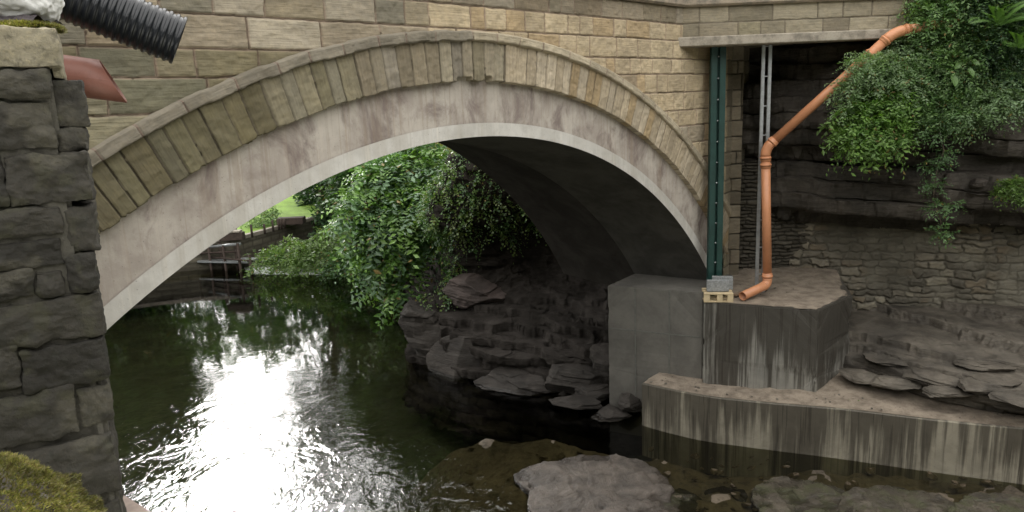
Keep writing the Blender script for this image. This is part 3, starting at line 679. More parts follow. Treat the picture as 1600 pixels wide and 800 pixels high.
def rk(px, py, Y, size, seed, label, mat=None, name='boulder', **kw):
    mat = mat or ROCK_W
    c = pY(px, py, Y); return rock(name, label, c, size, seed, mat, cat='boulder', **kw)
for i, (x, y, Yd, sz, lab) in enumerate([(900, 628, 13.75, (.55, .45, .16), 'low wet fractured slab left of the tan flat stone by the grey block'), (955, 648, 13.3, (.5, .4, .14), 'wet slab lowest at the stream edge beside the end of the low wall'), (985, 628, 13.5, (.35, .4, .2), 'angular rock wedged against the end of the low wall'), (925, 612, 14.1, (.5, .4, .2), 'grey rock just below the tall block face'), (1140, 775, 10.4, (.5, .35, .07), 'thin brown rock shelf just breaking the surface right of the river slab')]):
    rk(x, y, Yd, sz, 60+i, lab, name='bank_rock', cuts=20, amp=.10, strat=.08)
rk(668, 520, 17.0, (.72, .7, .92), 1, 'pale pointed boulder at the tip of the rocky bank beneath the overhanging shrub', rot=.4)
rk(738, 560, 16.1, (1.05, .7, .62), 2, 'smooth rounded boulder at the waterline in the cave mouth', amp=.04, strat=.02, cuts=6)
rk(815, 590, 15.2, (1.2, .7, .34), 4, 'low layered boulder half in shadow in the middle of the cave foot', rot=-.3)
rk(900, 588, 14.6, (.8, .6, .42), 6, 'cracked block-like boulder next to the tall grey block')
rk(945, 572, 14.6, (.4, .45, .5), 7, 'dark boulder leaning against the tall grey block')
rk(840, 606, 14.9, (.7, .4, .16), 3, 'thin flat rock leaf at the water line of the cave')
rk(738, 455, 17.5, (.85, .9, .42), 15, 'reddish rock shoulder below the ivy', mat=m_rock('reddish_rock', (.05, .042, .038), (.105, .082, .075), .8))
rk(648, 556, 16.9, (.16, .12, .05), 21, 'small flat stone just off the pointed boulder', name='loose_stone')
rk(968, 628, 13.9, (.28, .2, .09), 22, 'tan flat stone lying on the wet rock shelf by the grey block', name='loose_stone')
rk(945, 665, 13.1, (.09, .07, .04), 23, 'small pale stone at the lower edge of the wet rock shelf', name='loose_stone')
rk(1530, 286, 12.75, (.17, .14, .085), 24, 'pale angular stone sitting on the ledge above the rubble wall', name='loose_stone', mat=ROCK_SLAB)
rk(1428, 193, 13.0, (.28, .2, .10), 25, 'squared grey stone poking out under the bushes', name='loose_stone', mat=ROCK_LEDGE)
for i, (x, y, Yd, sz, lab) in enumerate([
        (1345, 588, 12.45, (.42, .35, .09), 'broken shale slab nearest the plinth on the right ledge'), (1400, 598, 12.0, (.55, .4, .10), 'dark shale slab tipped on the dirt right of the plinth'),
        (1395, 562, 12.6, (.6, .4, .10), 'pale-topped shale slab with small weeds beside it'), (1470, 590, 11.85, (.65, .45, .11), 'long shale slab in the middle of the right ledge'),
        (1480, 612, 11.45, (.5, .3, .08), 'thin low shale slab at the dirt edge, middle of the right ledge'), (1545, 600, 11.3, (.6, .4, .12), 'thick shale slab towards the right end of the ledge'),
        (1590, 622, 10.8, (.5, .35, .09), 'low shale slab at the right edge of the view above the low wall'), (1540, 570, 11.9, (.6, .4, .10), 'upper shale slab under the rubble wall at the right')]):
    rk(x, y, Yd-.42, sz, 80+i, lab, mat=ROCK_LEDGE, name='shale_boulder', cuts=24, amp=.12, strat=.09, rot=-.4+.3*(i % 3))
r = np.random.RandomState(5)
# small stones in the shallows and on the ledge (one mesh each, grouped)
PEB = m_rock('streambed_stone', (.05, .038, .024), (.11, .085, .055), .45, 3)
protos = [rockmesh('pebble', (0, 0, 0), (1, .75, .28), 100+k, sub=3, cuts=22) for k in range(5)]
def pebble(p, sz, label, group, mat, name='pebble', rz=None):
    me = protos[r.randint(5)]
    o = bpy.data.objects.new(name, me); COL.objects.link(o); o.location = p; o.scale = (sz, sz, sz); o.rotation_euler = (r.rand()*.4, r.rand()*.4, r.rand()*6)
    if not me.materials: me.materials.append(mat)
    elif me.materials[0] != mat:
        o.material_slots[0].link = 'OBJECT'; o.material_slots[0].material = mat
    return tag(o, label, 'stone', group)
for k in range(95):
    x, y = 1040+r.rand()*560, 690+r.rand()*110
    if y < 700+(x-1050)*.1: continue
    p = pZ(x, y, -.03); pebble(p, .04+.09*r.rand()**2, 'small wet brown stone in the shallow streambed below the low wall', 'stones in the shallow streambed', PEB)
for k in range(28):
    x = 700+r.rand()*330; y = 690+r.rand()*110; p = pZ(x, y, -.06)
    pebble(p, .05+.10*r.rand()**2, 'submerged stone around the large river slab', 'stones around the large slab', PEB)
for k in range(70):
    t_ = r.rand(); i = int(t_*90); off = .1+.55*r.rand(); p2 = line[i]+nr[i]*off
    pebble((p2[0], p2[1], ztop[i]+.03), .012+.03*r.rand()**2, 'small crumb of stone on the dirt behind the low wall', 'stone crumbs on the dirt ledge', ROCK_LEDGE)
for k in range(26):
    p = (3.8+r.rand()*1.4, 12.75+r.rand()*1.0, 2.385)
    if p[1] < 12.78-(p[0]-3.4)*.46+.1: continue
    pebble(p, .012+.025*r.rand()**2, 'small crumb of stone on top of the high plinth', 'stone crumbs on the plinth', ROCK_LEDGE)
# =================================================================== NEAR PIER (left)
pier = thing('stone_pier', 'dark rock-faced stone pier close at the left edge of the view', 'pier')
PY = 3.4
def roundbox(c, s, rad, seed, amp, n=22):
    # six subdivided faces, rounded corners, quarry-faced relief
    Vs, Fs, k = [], [], 0
    g = np.linspace(-1, 1, n)
    A, B = np.meshgrid(g, g, indexing='ij')
    for ax_ in range(3):
        for sg in (-1, 1):
            P_ = np.zeros((n, n, 3)); P_[..., ax_] = sg; P_[..., (ax_+1) % 3] = A*sg; P_[..., (ax_+2) % 3] = B
            Vs.append(P_.reshape(-1, 3)); Fs.append(gridfaces(n, n)+k); k += n*n
    V = np.vstack(Vs)*np.array(s)/2; inner = np.array(s)/2-rad
    q_ = np.clip(V, -inner, inner); d = V-q_; L = np.linalg.norm(d, axis=1)[:, None]; V2 = q_+d/np.maximum(L, 1e-9)*rad
    nrm = d/np.maximum(L, 1e-9)
    Pw = V2+np.array(c)
    bul = (1-(V2[:, 0]/(s[0]/2))**4)*(1-(V2[:, 2]/(s[2]/2))**4)
    disp = amp*(fbm(Pw*13+seed, 5, seed)*1.2+.35*fbm(Pw*5, 2, seed+2))+amp*.7*bul*(vn(np.full((1, 3), seed*1.7), 3)+.2)
    # chipped facets
    ff = vn(np.floor(Pw*11+fbm(Pw*14, 2, seed)[:, None]*1.5)*1.7, seed)-.5
    Pw = Pw+nrm*(disp+ff*amp*.28)[:, None]
    return Pw, np.vstack(Fs)
blk = [(-90, 42, 92, 106, 0, 0), (-90, 109, 74, 153, 0, 1), (-90, 158, 86, 235, .0, 1), (82, 124, 134, 198, .05, 1), (89, 201, 135, 237, .05, 1), (-90, 240, 6, 322, 0, 1), (9, 241, 143, 320, 0, 1),
       (-90, 326, 98, 371, .0, 1), (-90, 376, 100, 420, .0, 1), (101, 324, 151, 395, .03, 1), (103, 398, 151, 455, .0, 1), (-90, 424, 53, 466, 0, 1), (56, 423, 103, 463, 0, 1),
       (-90, 468, 160, 536, 0, 1), (-90, 541, 31, 607, 0, 1), (35, 539, 167, 602, 0, 1), (-90, 611, 121, 690, 0, 1), (124, 606, 175, 666, .02, 1), (-90, 694, 18, 800, 0, 1), (21, 694, 186, 786, 0, 1), (-90, 800, 110, 880, 0, 1), (110, 790, 194, 875, 0, 1), (75, 50, 95, 122, .06, 0)]
PB_ = radians(29); pe0 = pY(160, 420, PY); ptx = np.array([math.cos(PB_), math.sin(PB_), 0]); pnx = np.array([-math.sin(PB_), math.cos(PB_), 0])
def ppl(x, y):
    d = ray(x, y); k = (pnx@(pe0-[0, 0, CH]))/(pnx@d); P_ = np.array([0, 0, CH])+k*d; return (P_-pe0)@ptx, P_[2]
def p2w(V): V = np.asarray(V, float); return pe0*np.array([1, 1, 0])+V[..., 0:1]*ptx+V[..., 1:2]*pnx+V[..., 2:3]*np.array([0, 0, 1.])
Vs, Fs, Cs, k = [], [], [], 0
rb = np.random.RandomState(12)
for i, (x0, y0, x1, y1, dep, dk) in enumerate(blk):
    ym = (y0+y1)/2; a = ppl(x0, ym)[0]; b_ = ppl(x1, ym)[0]; xm = (max(x0, 0)+x1)/2; t_ = ppl(xm, y0)[1]; bt = ppl(xm, y1)[1]
    wx, hz = b_-a, t_-bt; dpt = .4
    V, Fc = roundbox(((a+b_)/2, dep+dpt/2, (t_+bt)/2), (wx, dpt, hz), .008, i*3+1, .024 if dk else .013, 40 if wx > .2 else 26)
    c = np.array([.034, .031, .025])*(.65+.6*rb.rand()) if dk else np.array([.27, .24, .17])
    cc = np.tile(c, (len(V), 1))
    f_ = sstep(fbm(V*6, 4, 5), .05, .4)[:, None]; cc = cc*(1-f_*.35)+np.array([.13, .12, .09])*f_*.35
    f_ = sstep(fbm(V*11, 4, 15), .15, .4)[:, None]; cc = cc*(1-f_*.3)+np.array([.07, .07, .038])*f_*.3
    Vs.append(p2w(V)); Fs.append(Fc+k); Cs.append(cc); k += len(V)
V = np.vstack(Vs)
s = NT('rock_faced_stone'); c = s.attr(); P = s.pos(); n = s.noise(P, 45, 5, .75); n2 = s.noise(P, 14, 5, .7)
c = s.mix(s.ramp(n, .45, .75, 0, .5), c, s.mix(1., c, (1.7, 1.65, 1.45), 'MULTIPLY')); c = s.mix(s.ramp(n2, .3, .5, .6, 0), c, (.03, .03, .024))
PIERM = s.done(c, .85, s.bump(n, .006, 1., s.bump(n2, .015, 1.)))
link('masonry', npmesh('masonry', V, np.vstack(Fs), np.vstack(Cs)), PIERM, pier)
def pbox(name, u0, u1, v0, v1, z0, z1, mat):
    me_ = [p2w(np.array([u, v, 0])) for u, v in ((u0, v0), (u1, v0), (u1, v1), (u0, v1))]
    return prism(name, me_, z0, z1, mat, pier, .02)
pbox('mortar_core', -2.6, ppl(125, 400)[0], .022, .36, 3.4, ppl(60, 60)[1], MORTAR)
pbox('mortar_core', -2.6, ppl(165, 700)[0], .022, .36, 3.2, ppl(60, 480)[1], MORTAR)
pbox('footing', -2.6, ppl(165, 700)[0], .03, .38, -.5, 3.4, MORTAR)
# pale concrete shelf corner showing by the pier foot
sc = pZ(205, 800, 3.9)
prism('concrete_shelf', [pZ(150, 765, 3.75)[:2], pZ(190, 770, 3.75)[:2], pZ(245, 803, 3.75)[:2], pZ(260, 860, 3.75)[:2], pZ(120, 870, 3.75)[:2]], 3.3, 3.75, m_plain('shelf_concrete', (.36, .29, .25), .85, .3, 6), bevel=.008)
tag(bpy.data.objects['concrete_shelf'], 'pinkish concrete shelf corner at the foot of the dark pier', 'shelf')
# top of pier: grit, moss, sack
g0 = pY(20, 22, PY+.15)
U, V_ = np.meshgrid(np.linspace(-1.2, .10, 90), np.linspace(-.18, .22, 60), indexing='ij')
Pg = np.stack([U*1., V_*1., 0*U], -1); Zg = 6.40+.10*sstep(-U, -.28, .15)+.05*fbm(Pg*6, 5, 3)+.03*fbm(Pg*18, 3, 4)-.12*sstep(-V_, .06, .18)
me = npmesh('grit_heap', np.stack([U+g0[0], V_+PY+.17, Zg], -1), gridfaces(*U.shape))
tag(link('grit_heap', me, GRAVEL), 'purple grey heap of grit lying on top of the pier', 'grit', kind='stuff')
def cushion(name, label, c, size, n, seed, cols, h=.016, cat='moss', blade=.004, up=.5):
    rr_ = np.random.RandomState(seed); th = rr_.rand(n)*2*pi; ph = np.arccos(1-rr_.rand(n)*up*2*.98)
    D = np.stack([np.sin(ph)*np.cos(th), np.sin(ph)*np.sin(th), np.cos(ph)], -1)
    B = D*(1+.13*fbm(D*2.5+seed, 2, seed)+.10*fbm(D*11+seed, 4, seed))[:, None]*np.array(size)+np.array(c)
    dirs = D+rr_.randn(n, 3)*.45; dirs /= np.linalg.norm(dirs, axis=1)[:, None]; hh = h*(.5+rr_.rand(n))
    sd_ = np.cross(dirs, rr_.randn(n, 3)); sd_ /= np.linalg.norm(sd_, axis=1)[:, None]
    V = np.stack([B-dirs*hh[:, None]*.4-sd_*blade, B-dirs*hh[:, None]*.4+sd_*blade, B+dirs*hh[:, None]], 1)
    cl = np.array(cols)[rr_.randint(len(cols), size=n)]*(.7+.6*rr_.rand(n))[:, None]*(1+.7*fbm(B*14, 4, 5))[:, None]*(1-.45*sstep(fbm(B*5, 3, 9), .05, .35))[:, None]
    me = npmesh(name, V.reshape(-1, 3), np.arange(n*3).reshape(-1, 3), np.repeat(np.clip(cl, .01, 1), 3, 0), smooth=False)
    return me
MOSSC = [(.22, .22, .05), (.31, .29, .09), (.14, .15, .04), (.36, .31, .14), (.2, .15, .07)]
mc = pY(35, 42, PY+.06)
me = cushion('m', '', (mc[0]-.02, mc[1]+.06, 6.385), (.15, .16, .035), 5000, 4, MOSSC, .012)
tag(link('moss_patch', me, LEAF), 'yellow-green moss patch on the capstone of the pier', 'moss', kind='stuff')
# sack
def blob(name, c, size, seed, mat, label, cat, rot=0):
    import bmesh
    bm = bmesh.new(); bmesh.ops.create_icosphere(bm, subdivisions=6, radius=1); V = np.array([v.co[:] for v in bm.verts]); Fc = np.array([[v.index for v in f.verts] for f in bm.faces]); bm.free()
    V = np.sign(V)*np.abs(V)**.8; f = fbm(V*np.array([2, 5, 3])+seed, 4, seed); rdg = 1-np.abs(fbm(V*2.5+seed, 3, seed+4))*2
    V = V*(1+.06*f+.05*rdg)[:, None]*np.array(size); cs, sn = math.cos(rot), math.sin(rot)
    V = np.stack([V[:, 0]*cs-V[:, 2]*sn, V[:, 1], V[:, 0]*sn+V[:, 2]*cs], 1)+np.array(c)
    return tag(link(name, npmesh(name, V, Fc), mat), label, cat)
sk = pY(38, -28, PY+.28)
blob('sandbag', (sk[0]-.10, sk[1], sk[2]), (.25, .18, .14), 6, SACK, 'slumped white woven sack on top of the pier', 'sandbag', rot=-.62)
# mossy coping boulder in the near corner
mb = pY(-62, 888, 2.35)
rock('coping_boulder', 'moss-covered rounded boulder filling the bottom left corner', mb, (.44, .35, .345), 33, m_rock('boulder_stone', (.2, .18, .16), (.3, .28, .25), .85, 4, strata=.3), cat='boulder', amp=.05, strat=.02)
cm = cushion('m', '', (mb[0]-.03, mb[1]-.01, mb[2]+.02), (.47, .385, .375), 130000, 8, MOSSC, .011, blade=.0024, up=.8)
tag(link('moss_carpet', cm, LEAF), 'thick yellow-green moss growing over the near corner boulder', 'moss', kind='stuff')

# =================================================================== PIPES
def ring_profile(p0, p1, prof, seg=48, thick=None):
    p0, p1 = np.array(p0), np.array(p1); d = p1-p0; L = np.linalg.norm(d); d /= L; u = np.cross(d, [0, 0, 1]); u /= np.linalg.norm(u); v = np.cross(d, u)
    a = np.linspace(0, 2*pi, seg+1); prof = np.array(prof); G = p0+prof[:, 0][:, None, None]*d+prof[:, 1][:, None, None]*(np.cos(a)[None, :, None]*u+np.sin(a)[None, :, None]*v)
    return G
cp = thing('corrugated_pipe', 'black corrugated plastic drainage pipe sticking out over the pier', 'pipe')
a_, b_ = pY(30, -38, 4.2), pY(281, 64, 4.5); L = np.linalg.norm(b_-a_); rad = .142
xx = np.linspace(0, L, int(L/.003)); per = .0385; cr = rad-.009*(.5-.5*np.tanh(3.2*np.cos(2*pi*xx/per))/np.tanh(3.2))
prof = [(x_, r_) for x_, r_ in zip(xx, cr)]+[(L, rad-.02), (L-.01, rad-.022), (0, rad-.022)]
G = ring_profile(a_, b_, prof); link('pipe_wall', npmesh('pipe_wall', G, gridfaces(G.shape[0], G.shape[1])), BLACKP, cp)
# terracotta pipe with slanted cut
tp = thing('cut_pipe', 'dusty terracotta plastic pipe with a slanted cut end above the pier', 'pipe')
a_, b_ = pY(60, 112, 4.30), pY(204, 131, 4.47); d = b_-a_; L = np.linalg.norm(d); d /= L
u = np.cross(d, [0, 0, 1]); u /= np.linalg.norm(u); v = np.cross(u, d); seg = 64; an = np.linspace(0, 2*pi, seg+1)
def ringp(x_, rr_, cut=False):
    off = x_-(.075*np.sin(an) if cut else 0)
    return a_+np.broadcast_to(off, an.shape)[:, None]*d+rr_*(np.cos(an)[:, None]*u+np.sin(an)[:, None]*v)
G = np.stack([ringp(0, .112), ringp(L*.3, .112), ringp(L*.5, .112), ringp(L-.09, .112, True), ringp(L-.089, .1045, True), ringp(0, .104)])
link('pipe_wall', npmesh('pipe_wall', G, gridfaces(G.shape[0], G.shape[1])), TERRA, tp)
# orange downpipe
op = thing('orange_downpipe', 'orange plastic drain pipe running down the rock face to the high plinth', 'drainpipe')
pr = .078
PA = pY(1440, 43, 12.35); PB = pY(1398, 50, 12.45); PC = pY(1196, 232, 12.95); PD = pY(1199, 447, 12.93); PD[2] = 2.56; PE = pY(1160, 472, 12.52); PE[2] = 2.475
PZ_ = PA+np.array([.9, .15, .12])
def bend(p, q_, r_, rad_, n=9):
    p, q_, r_ = map(np.array, (p, q_, r_)); a = q_+(p-q_)/np.linalg.norm(p-q_)*rad_; c = q_+(r_-q_)/np.linalg.norm(r_-q_)*rad_
    t_ = np.linspace(0, 1, n)[:, None]; return (1-t_)**2*a+2*t_*(1-t_)*q_+t_**2*c
def pipe(name, pts, rr_=pr, parent=op, open_end=False, seg=28):
    V, Fc = tube(pts, rr_, seg, caps=not open_end)
    return link(name, fixed(name, V, Fc), ORANGE, parent)
e1 = bend(PZ_, PB, PC, .16); e2 = bend(PB, PC, PD, .13); e3 = bend(PC, PD, PE, .12)
pipe('top_pipe', np.vstack([PZ_, e1[0]])); pipe('elbow', e1, pr+.008); pipe('pipe_run', np.vstack([e1[-1], e2[0]])); pipe('elbow', e2, pr+.008)
pipe('pipe_run', np.vstack([e2[-1], e3[0]])); pipe('elbow', e3, pr+.006)
# open outlet with real thickness
d = (PE-e3[-1])/np.linalg.norm(PE-e3[-1]); L = np.linalg.norm(PE-e3[-1])
G = ring_profile(e3[-1], PE, [(0, pr), (L, pr), (L+.002, pr-.006), (0, pr-.007)], 36); link('outlet', npmesh('outlet', G, gridfaces(*G.shape[:2])), ORANGE, op)
def collar(p, q_, t0, parent=op):
    p, q_ = np.array(p), np.array(q_); d_ = (q_-p)/np.linalg.norm(q_-p); c = p+d_*t0
    pts = [c-d_*.05, c-d_*.03, c-d_*.028, c-d_*.006, c-d_*.004, c+d_*.03, c+d_*.045]; rd = [pr+.004, pr+.013, pr+.02, pr+.02, pr+.012, pr+.012, pr+.003]
    V, Fc = tube(pts, rd, 28); link('socket_collar', fixed('socket_collar', V, Fc), ORANGE, parent)
collar(e1[0], PZ_, .05); collar(e1[-1], PC, .03); collar(e1[-1], PC, .33); collar(e2[0], PB, .04); collar(e2[-1], PD, .05); collar(e2[-1], PD, .17); collar(e3[0], PC, .05)

# =================================================================== STEEL
gc = thing('green_column', 'dark green painted steel twin post propping the bridge deck', 'steel column')
cb_, ct_ = pY(1125, 450, 13.2), pY(1119, 76, 13.2); cx, cy = 3.74, 13.15
cx = (pY(1119, 250, 13.15))[0]
for dx in (-.075, .075):
    boxmesh('post', (cx+dx, cy, (2.36+6.72)/2), (.105, .12, 6.72-2.36), .008, mat=GREEN, parent=gc)
boxmesh('web', (cx, cy+.035, (2.36+6.72)/2), (.06, .02, 6.72-2.37), 0, mat=GREEN, parent=gc)
bl = []
for z in np.arange(2.6, 6.6, .36):
    for dx in (-.032,):
        bl.append(([(cx+dx+.035, cy-.02, z), (cx+dx+.035, cy-.048, z)], .014))
tubes('bolts', bl, GALV, gc)
boxmesh('base_plate', (cx, cy, 2.372), (.36, .26, .02), .003, mat=GREEN, parent=gc)
lg = thing('steel_ladder_strut', 'slim galvanised twin-rail strut with rungs behind the orange pipe', 'strut')
lx, ly = pY(1196, 150, 13.15)[0], 13.15
for dx in (-.058, .058): boxmesh('rail', (lx+dx, ly, (2.36+6.72)/2), (.058, .04, 6.72-2.36), .004, mat=GALV, parent=lg)
for k in range(9): boxmesh('rung', (lx, ly, 2.7+k*.5), (.07, .02, .02), .003, mat=GALV, parent=lg)

# pallet piece and aggregate blocks
pt = thing('timber_pallet', 'small pale timber pallet piece on the plinth corner', 'pallet')
pc = pZ(1123, 468, 2.40); px_, py_ = pc[0]+.02, pc[1]+.16; rz = -.15
def rb2(dx, dy): return (px_+dx*math.cos(rz)-dy*math.sin(rz), py_+dx*math.sin(rz)+dy*math.cos(rz))
for dy in (-.14, 0.02, .17):
    c = rb2(0, dy); boxmesh('deck_board', (c[0], c[1], 2.505), (.50, .10, .022), .003, rz, TIMBER, pt)
    boxmesh('bottom_board', (c[0], c[1], 2.365), (.50, .10, .02), .003, rz, TIMBER, pt)
for dx in (-.2, .02, .2):
    for dy in (-.14, .17):
        c = rb2(dx, dy); boxmesh('spacer_block', (c[0], c[1], 2.435), (.10, .09, .115), .004, rz, TIMBER, pt)
c = rb2(.0, -.02); tag(boxmesh('concrete_block', (c[0], c[1], 2.617), (.38, .10, .20), .006, rz+.05, CBLOCK), 'grey aggregate block standing on edge at the front of the timber pallet', 'block')
c = rb2(.10, .13); tag(boxmesh('concrete_block', (c[0], c[1], 2.632), (.36, .10, .23), .006, rz-.1, CBLOCK), 'second grey aggregate block just behind and right of the front one', 'block')
p0, p1 = pZ(1150, 462, 2.42), pZ(1190, 448, 2.44)
dv_ = p1-p0
tag(boxmesh('timber_plank', ((p0[0]+p1[0])/2, (p0[1]+p1[1])/2+.05, 2.43), (np.hypot(dv_[0], dv_[1])+.1, .09, .035), .004, math.atan2(dv_[1], dv_[0]), m_plain('old_brown_plank', (.20, .14, .09), .85, .4, 9)), 'old brown plank lying in the dirt behind the pipe outlet', 'plank')

# =================================================================== FAR BANK STRUCTURES
qw = thing('quay_wall', 'dark weathered stone quay wall with pale coping beside the lawn', 'wall')
dq = np.r_[0, np.cumsum(np.linalg.norm(np.diff(qa[:, :2], axis=0), axis=1))]
def qmap(U, V, h):
    X = np.interp(U, dq, qa[:, 0]); Y = np.interp(U, dq, qa[:, 1]); return np.stack([X, Y-h, V], -1)
masonry('wall_face', qmap, 0, dq[-1], -.4, QT, .06, np.arange(-.4, QT+.3, .22), lambda u, v: (.3, .7), lambda u, v, rs: np.array([.12, .11, .085])*(.6+.8*rs.rand()), RUB, qw, seed=81, jointcol=(.07, .065, .05), joint=.03)
COPM = m_plain('pale_coping', (.34, .30, .25), .9, .4, 3)
U, V = np.meshgrid(np.linspace(0, dq[-1], 80), [0, 1, 2, 3], indexing='ij'); cx_ = np.interp(U, dq, qa[:, 0]); cy_ = np.interp(U, dq, qa[:, 1])
oy = np.array([-.08, -.08, .55, .55])[V.astype(int)]; oz = np.array([QT-.02, QT+.12, QT+.12, QT-.1])[V.astype(int)]
link('coping', npmesh('coping', np.stack([cx_, cy_+oy, oz], -1), gridfaces(*U.shape), smooth=False), COPM, qw)
boxmesh('opening_shade_box', tuple(pZ(440, 352, 1.25)+np.array([.3, .4, .12])), (1.1, .5, .28), .02, mat=RUST, parent=qw)  # solid box, its dark colour stands in for the shade inside an opening
sf = thing('river_scaffold', 'rusty tube scaffold with a plank walkway standing in the water', 'scaffold')
tops = [(310, 420, 393), (331, 422, 384), (349, 419, 363), (354, 423, 383), (372, 420, 381), (377, 425, 380), (394, 428, 397)]
for x, yb, yt_ in tops:
    b0 = pZ(x, yb, 0); tz = pY(x, yt_, b0[1])[2]; tubes('pole', [([(b0[0], b0[1], -1.2), (b0[0]-.02, b0[1], tz)], .055)], RUST, sf, 8)
def at_(x, y, x0, yb): b0 = pZ(x0, yb, 0); return pY(x, y, b0[1])
tubes('rail', [([at_(318, 387, 331, 421), at_(376, 381, 377, 424)], .05)], GALV, sf); tubes('rail', [([at_(312, 396, 331, 421), at_(376, 393, 377, 424)], .04)], RUST, sf)
tubes('rail', [([at_(330, 402, 331, 421), at_(394, 408, 394, 428)], .04)], RUST, sf)
A_, B_ = at_(313, 406, 331, 421), at_(392, 412, 377, 424); mid = (A_+B_)/2; dv_ = B_-A_
boxmesh('walkway', (mid[0], mid[1]+.3, mid[2]), (np.hypot(dv_[0], dv_[1]), .8, .07), .01, math.atan2(dv_[1], dv_[0]), GALV, sf)
fp = thing('post_fence', 'rusty thin fence posts along the coping at the lawn edge', 'fence')
for x, yb, yt_ in ((364, 371, 350), (370, 372, 355), (394, 369, 351), (414, 364, 350), (427, 360, 344), (436, 357, 342), (440, 356, 343), (445, 354, 343)):
    b0 = pZ(x, yb, QT+.1); tz = pY(x, yt_, b0[1])[2]; tubes('post', [([(b0[0], b0[1], QT+.05), (b0[0], b0[1], tz)], .045)], RUST, fp, 6)
gw = thing('sluice_gear', 'small rusty sluice frame on the quay edge above the walkway', 'sluice frame')
b0 = pZ(362, 377, QT+.1); boxmesh('frame', (b0[0], b0[1]+.1, QT+.28), (.9, .3, .3), .02, mat=RUST, parent=gw); boxmesh('cap', (b0[0]+.1, b0[1]+.1, QT+.46), (.5, .36, .06), .01, mat=COPM, parent=gw)
# white water
s = NT('white_foam'); P = s.pos(); nf = s.noise(s.pos((1.2, 3.5, 1)), 2.2, 6, .7, .8)
d_ = s.n('ShaderNodeBsdfDiffuse'); d_.inputs[0].default_value = (.8, .82, .82, 1); t2 = s.n('ShaderNodeBsdfTransparent'); mx = s.n('ShaderNodeMixShader')
s.l(s.math('MULTIPLY', s.ramp(nf, .36, .46), s.n('ShaderNodeAttribute', attribute_name='Col').outputs['Fac']), mx.inputs[0]); s.l(t2.outputs[0], mx.inputs[1]); s.l(d_.outputs[0], mx.inputs[2]); s.l(mx.outputs[0], s.out.inputs[0])
fa, fb, fc_, fd = pZ(372, 417, 0), pZ(392, 430, 0), pZ(600, 431, 0), pZ(440, 415, 0)
U, V = np.meshgrid(np.linspace(0, 1, 80), np.linspace(0, 1, 24), indexing='ij')
Pp = (1-V)[..., None]*((1-U)[..., None]*fb+U[..., None]*fc_)+V[..., None]*((1-U)[..., None]*fa+U[..., None]*fd)
Pp[..., 2] = .012+.05*np.abs(fbm(Pp*2.5, 3, 3)); fade = np.minimum(sstep(U, 0, .1)*sstep(-U, -1, -.45), 1)*sstep(-V, -1, -.6)*sstep(V, 0, .08)
tag(link('white_water', npmesh('white_water', Pp, gridfaces(*U.shape), np.repeat(fade[..., None], 3, -1)), s.m), 'white foam streaming over the low weir', 'foam', kind='stuff')

# =================================================================== PLANTS
def foliage(name, clumps, leaf, cols, seed, mat=LEAF, k=9, length=None, droop=.5, wid=.45, parent=None, inner=.35, up=.3, pinnate=False, fill=1.):
    """clumps: (centre, (rx,ry,rz), number of sprays). Every spray is a curved twig carrying k leaves."""
    r_ = np.random.RandomState(seed); Os, Rs = [], []
    for c, rad_, n in clumps:
        n = int(n*fill); D = r_.randn(n, 3); D /= np.linalg.norm(D, axis=1)[:, None]; rr_ = inner+(1-inner)*r_.rand(n)**.6
        lump = 1+.28*fbm(D*1.9+np.array(c), 3, seed)
        Os.append(np.array(c)+D*(rr_*lump)[:, None]*np.array(rad_)); Rs.append(D)
    Og = np.vstack(Os); D = np.vstack(Rs); n = len(Og); length = length or leaf*4
    d = D+r_.randn(n, 3)*.6; d[:, 2] += up; d /= np.linalg.norm(d, axis=1)[:, None]
    t_ = np.linspace(.08, 1, k)[None, :, None]; Lg = (length*(.6+.7*r_.rand(n)))[:, None, None]
    pos = Og[:, None, :]+d[:, None, :]*t_*Lg; pos[..., 2] -= droop*(t_[..., 0]**2)*Lg[..., 0]
    tg_ = d[:, None, :]-np.array([0, 0, 2*droop])*t_; tg_ /= np.linalg.norm(tg_, axis=-1)[..., None]
    upv = np.array([0, 0, 1.])+r_.randn(n, 1, 3)*.35; sd_ = np.cross(tg_, np.broadcast_to(upv, tg_.shape)); sd_ /= np.linalg.norm(sd_, axis=-1)[..., None]+1e-9
    sg = np.where(np.arange(k) % 2, 1., -1.)[None, :, None]
    ld = sd_*sg*(1. if pinnate else .9)+tg_*(.45 if pinnate else .6)+r_.randn(n, k, 3)*(.12 if pinnate else .4); ld[..., 2] -= .15; ld /= np.linalg.norm(ld, axis=-1)[..., None]
    nm = np.cross(ld, tg_); nm /= np.linalg.norm(nm, axis=-1)[..., None]+1e-9; wv = np.cross(nm, ld)
    lf = (leaf*(.55+.75*r_.rand(n, 1)**1.5)*(.75+.5*r_.rand(n, k)))[..., None]*1.12
    b = pos; tip = pos+ld*lf; m = pos+ld*lf*.45
    cup = nm*lf*.10
    V = np.stack([b, m+wv*lf*wid*.5+cup, tip, m-wv*lf*wid*.5+cup], 2).reshape(-1, 3)
    cl = np.array(cols)[r_.randint(len(cols), size=n)][:, None, :]*(.75+.5*r_.rand(n, k))[..., None]*(1+.35*fbm(Og*1.6, 3, seed+3))[:, None, None]
    dead = r_.rand(n, k) < .02; cl = np.where(dead[..., None], np.array([.20, .15, .05]), cl)
    C = np.repeat(np.clip(cl, .004, 1).reshape(-1, 3), 4, 0)
    me = npmesh(name, V, np.arange(len(V)).reshape(-1, 4), C, smooth=False)
    return link(name, me, mat, parent)
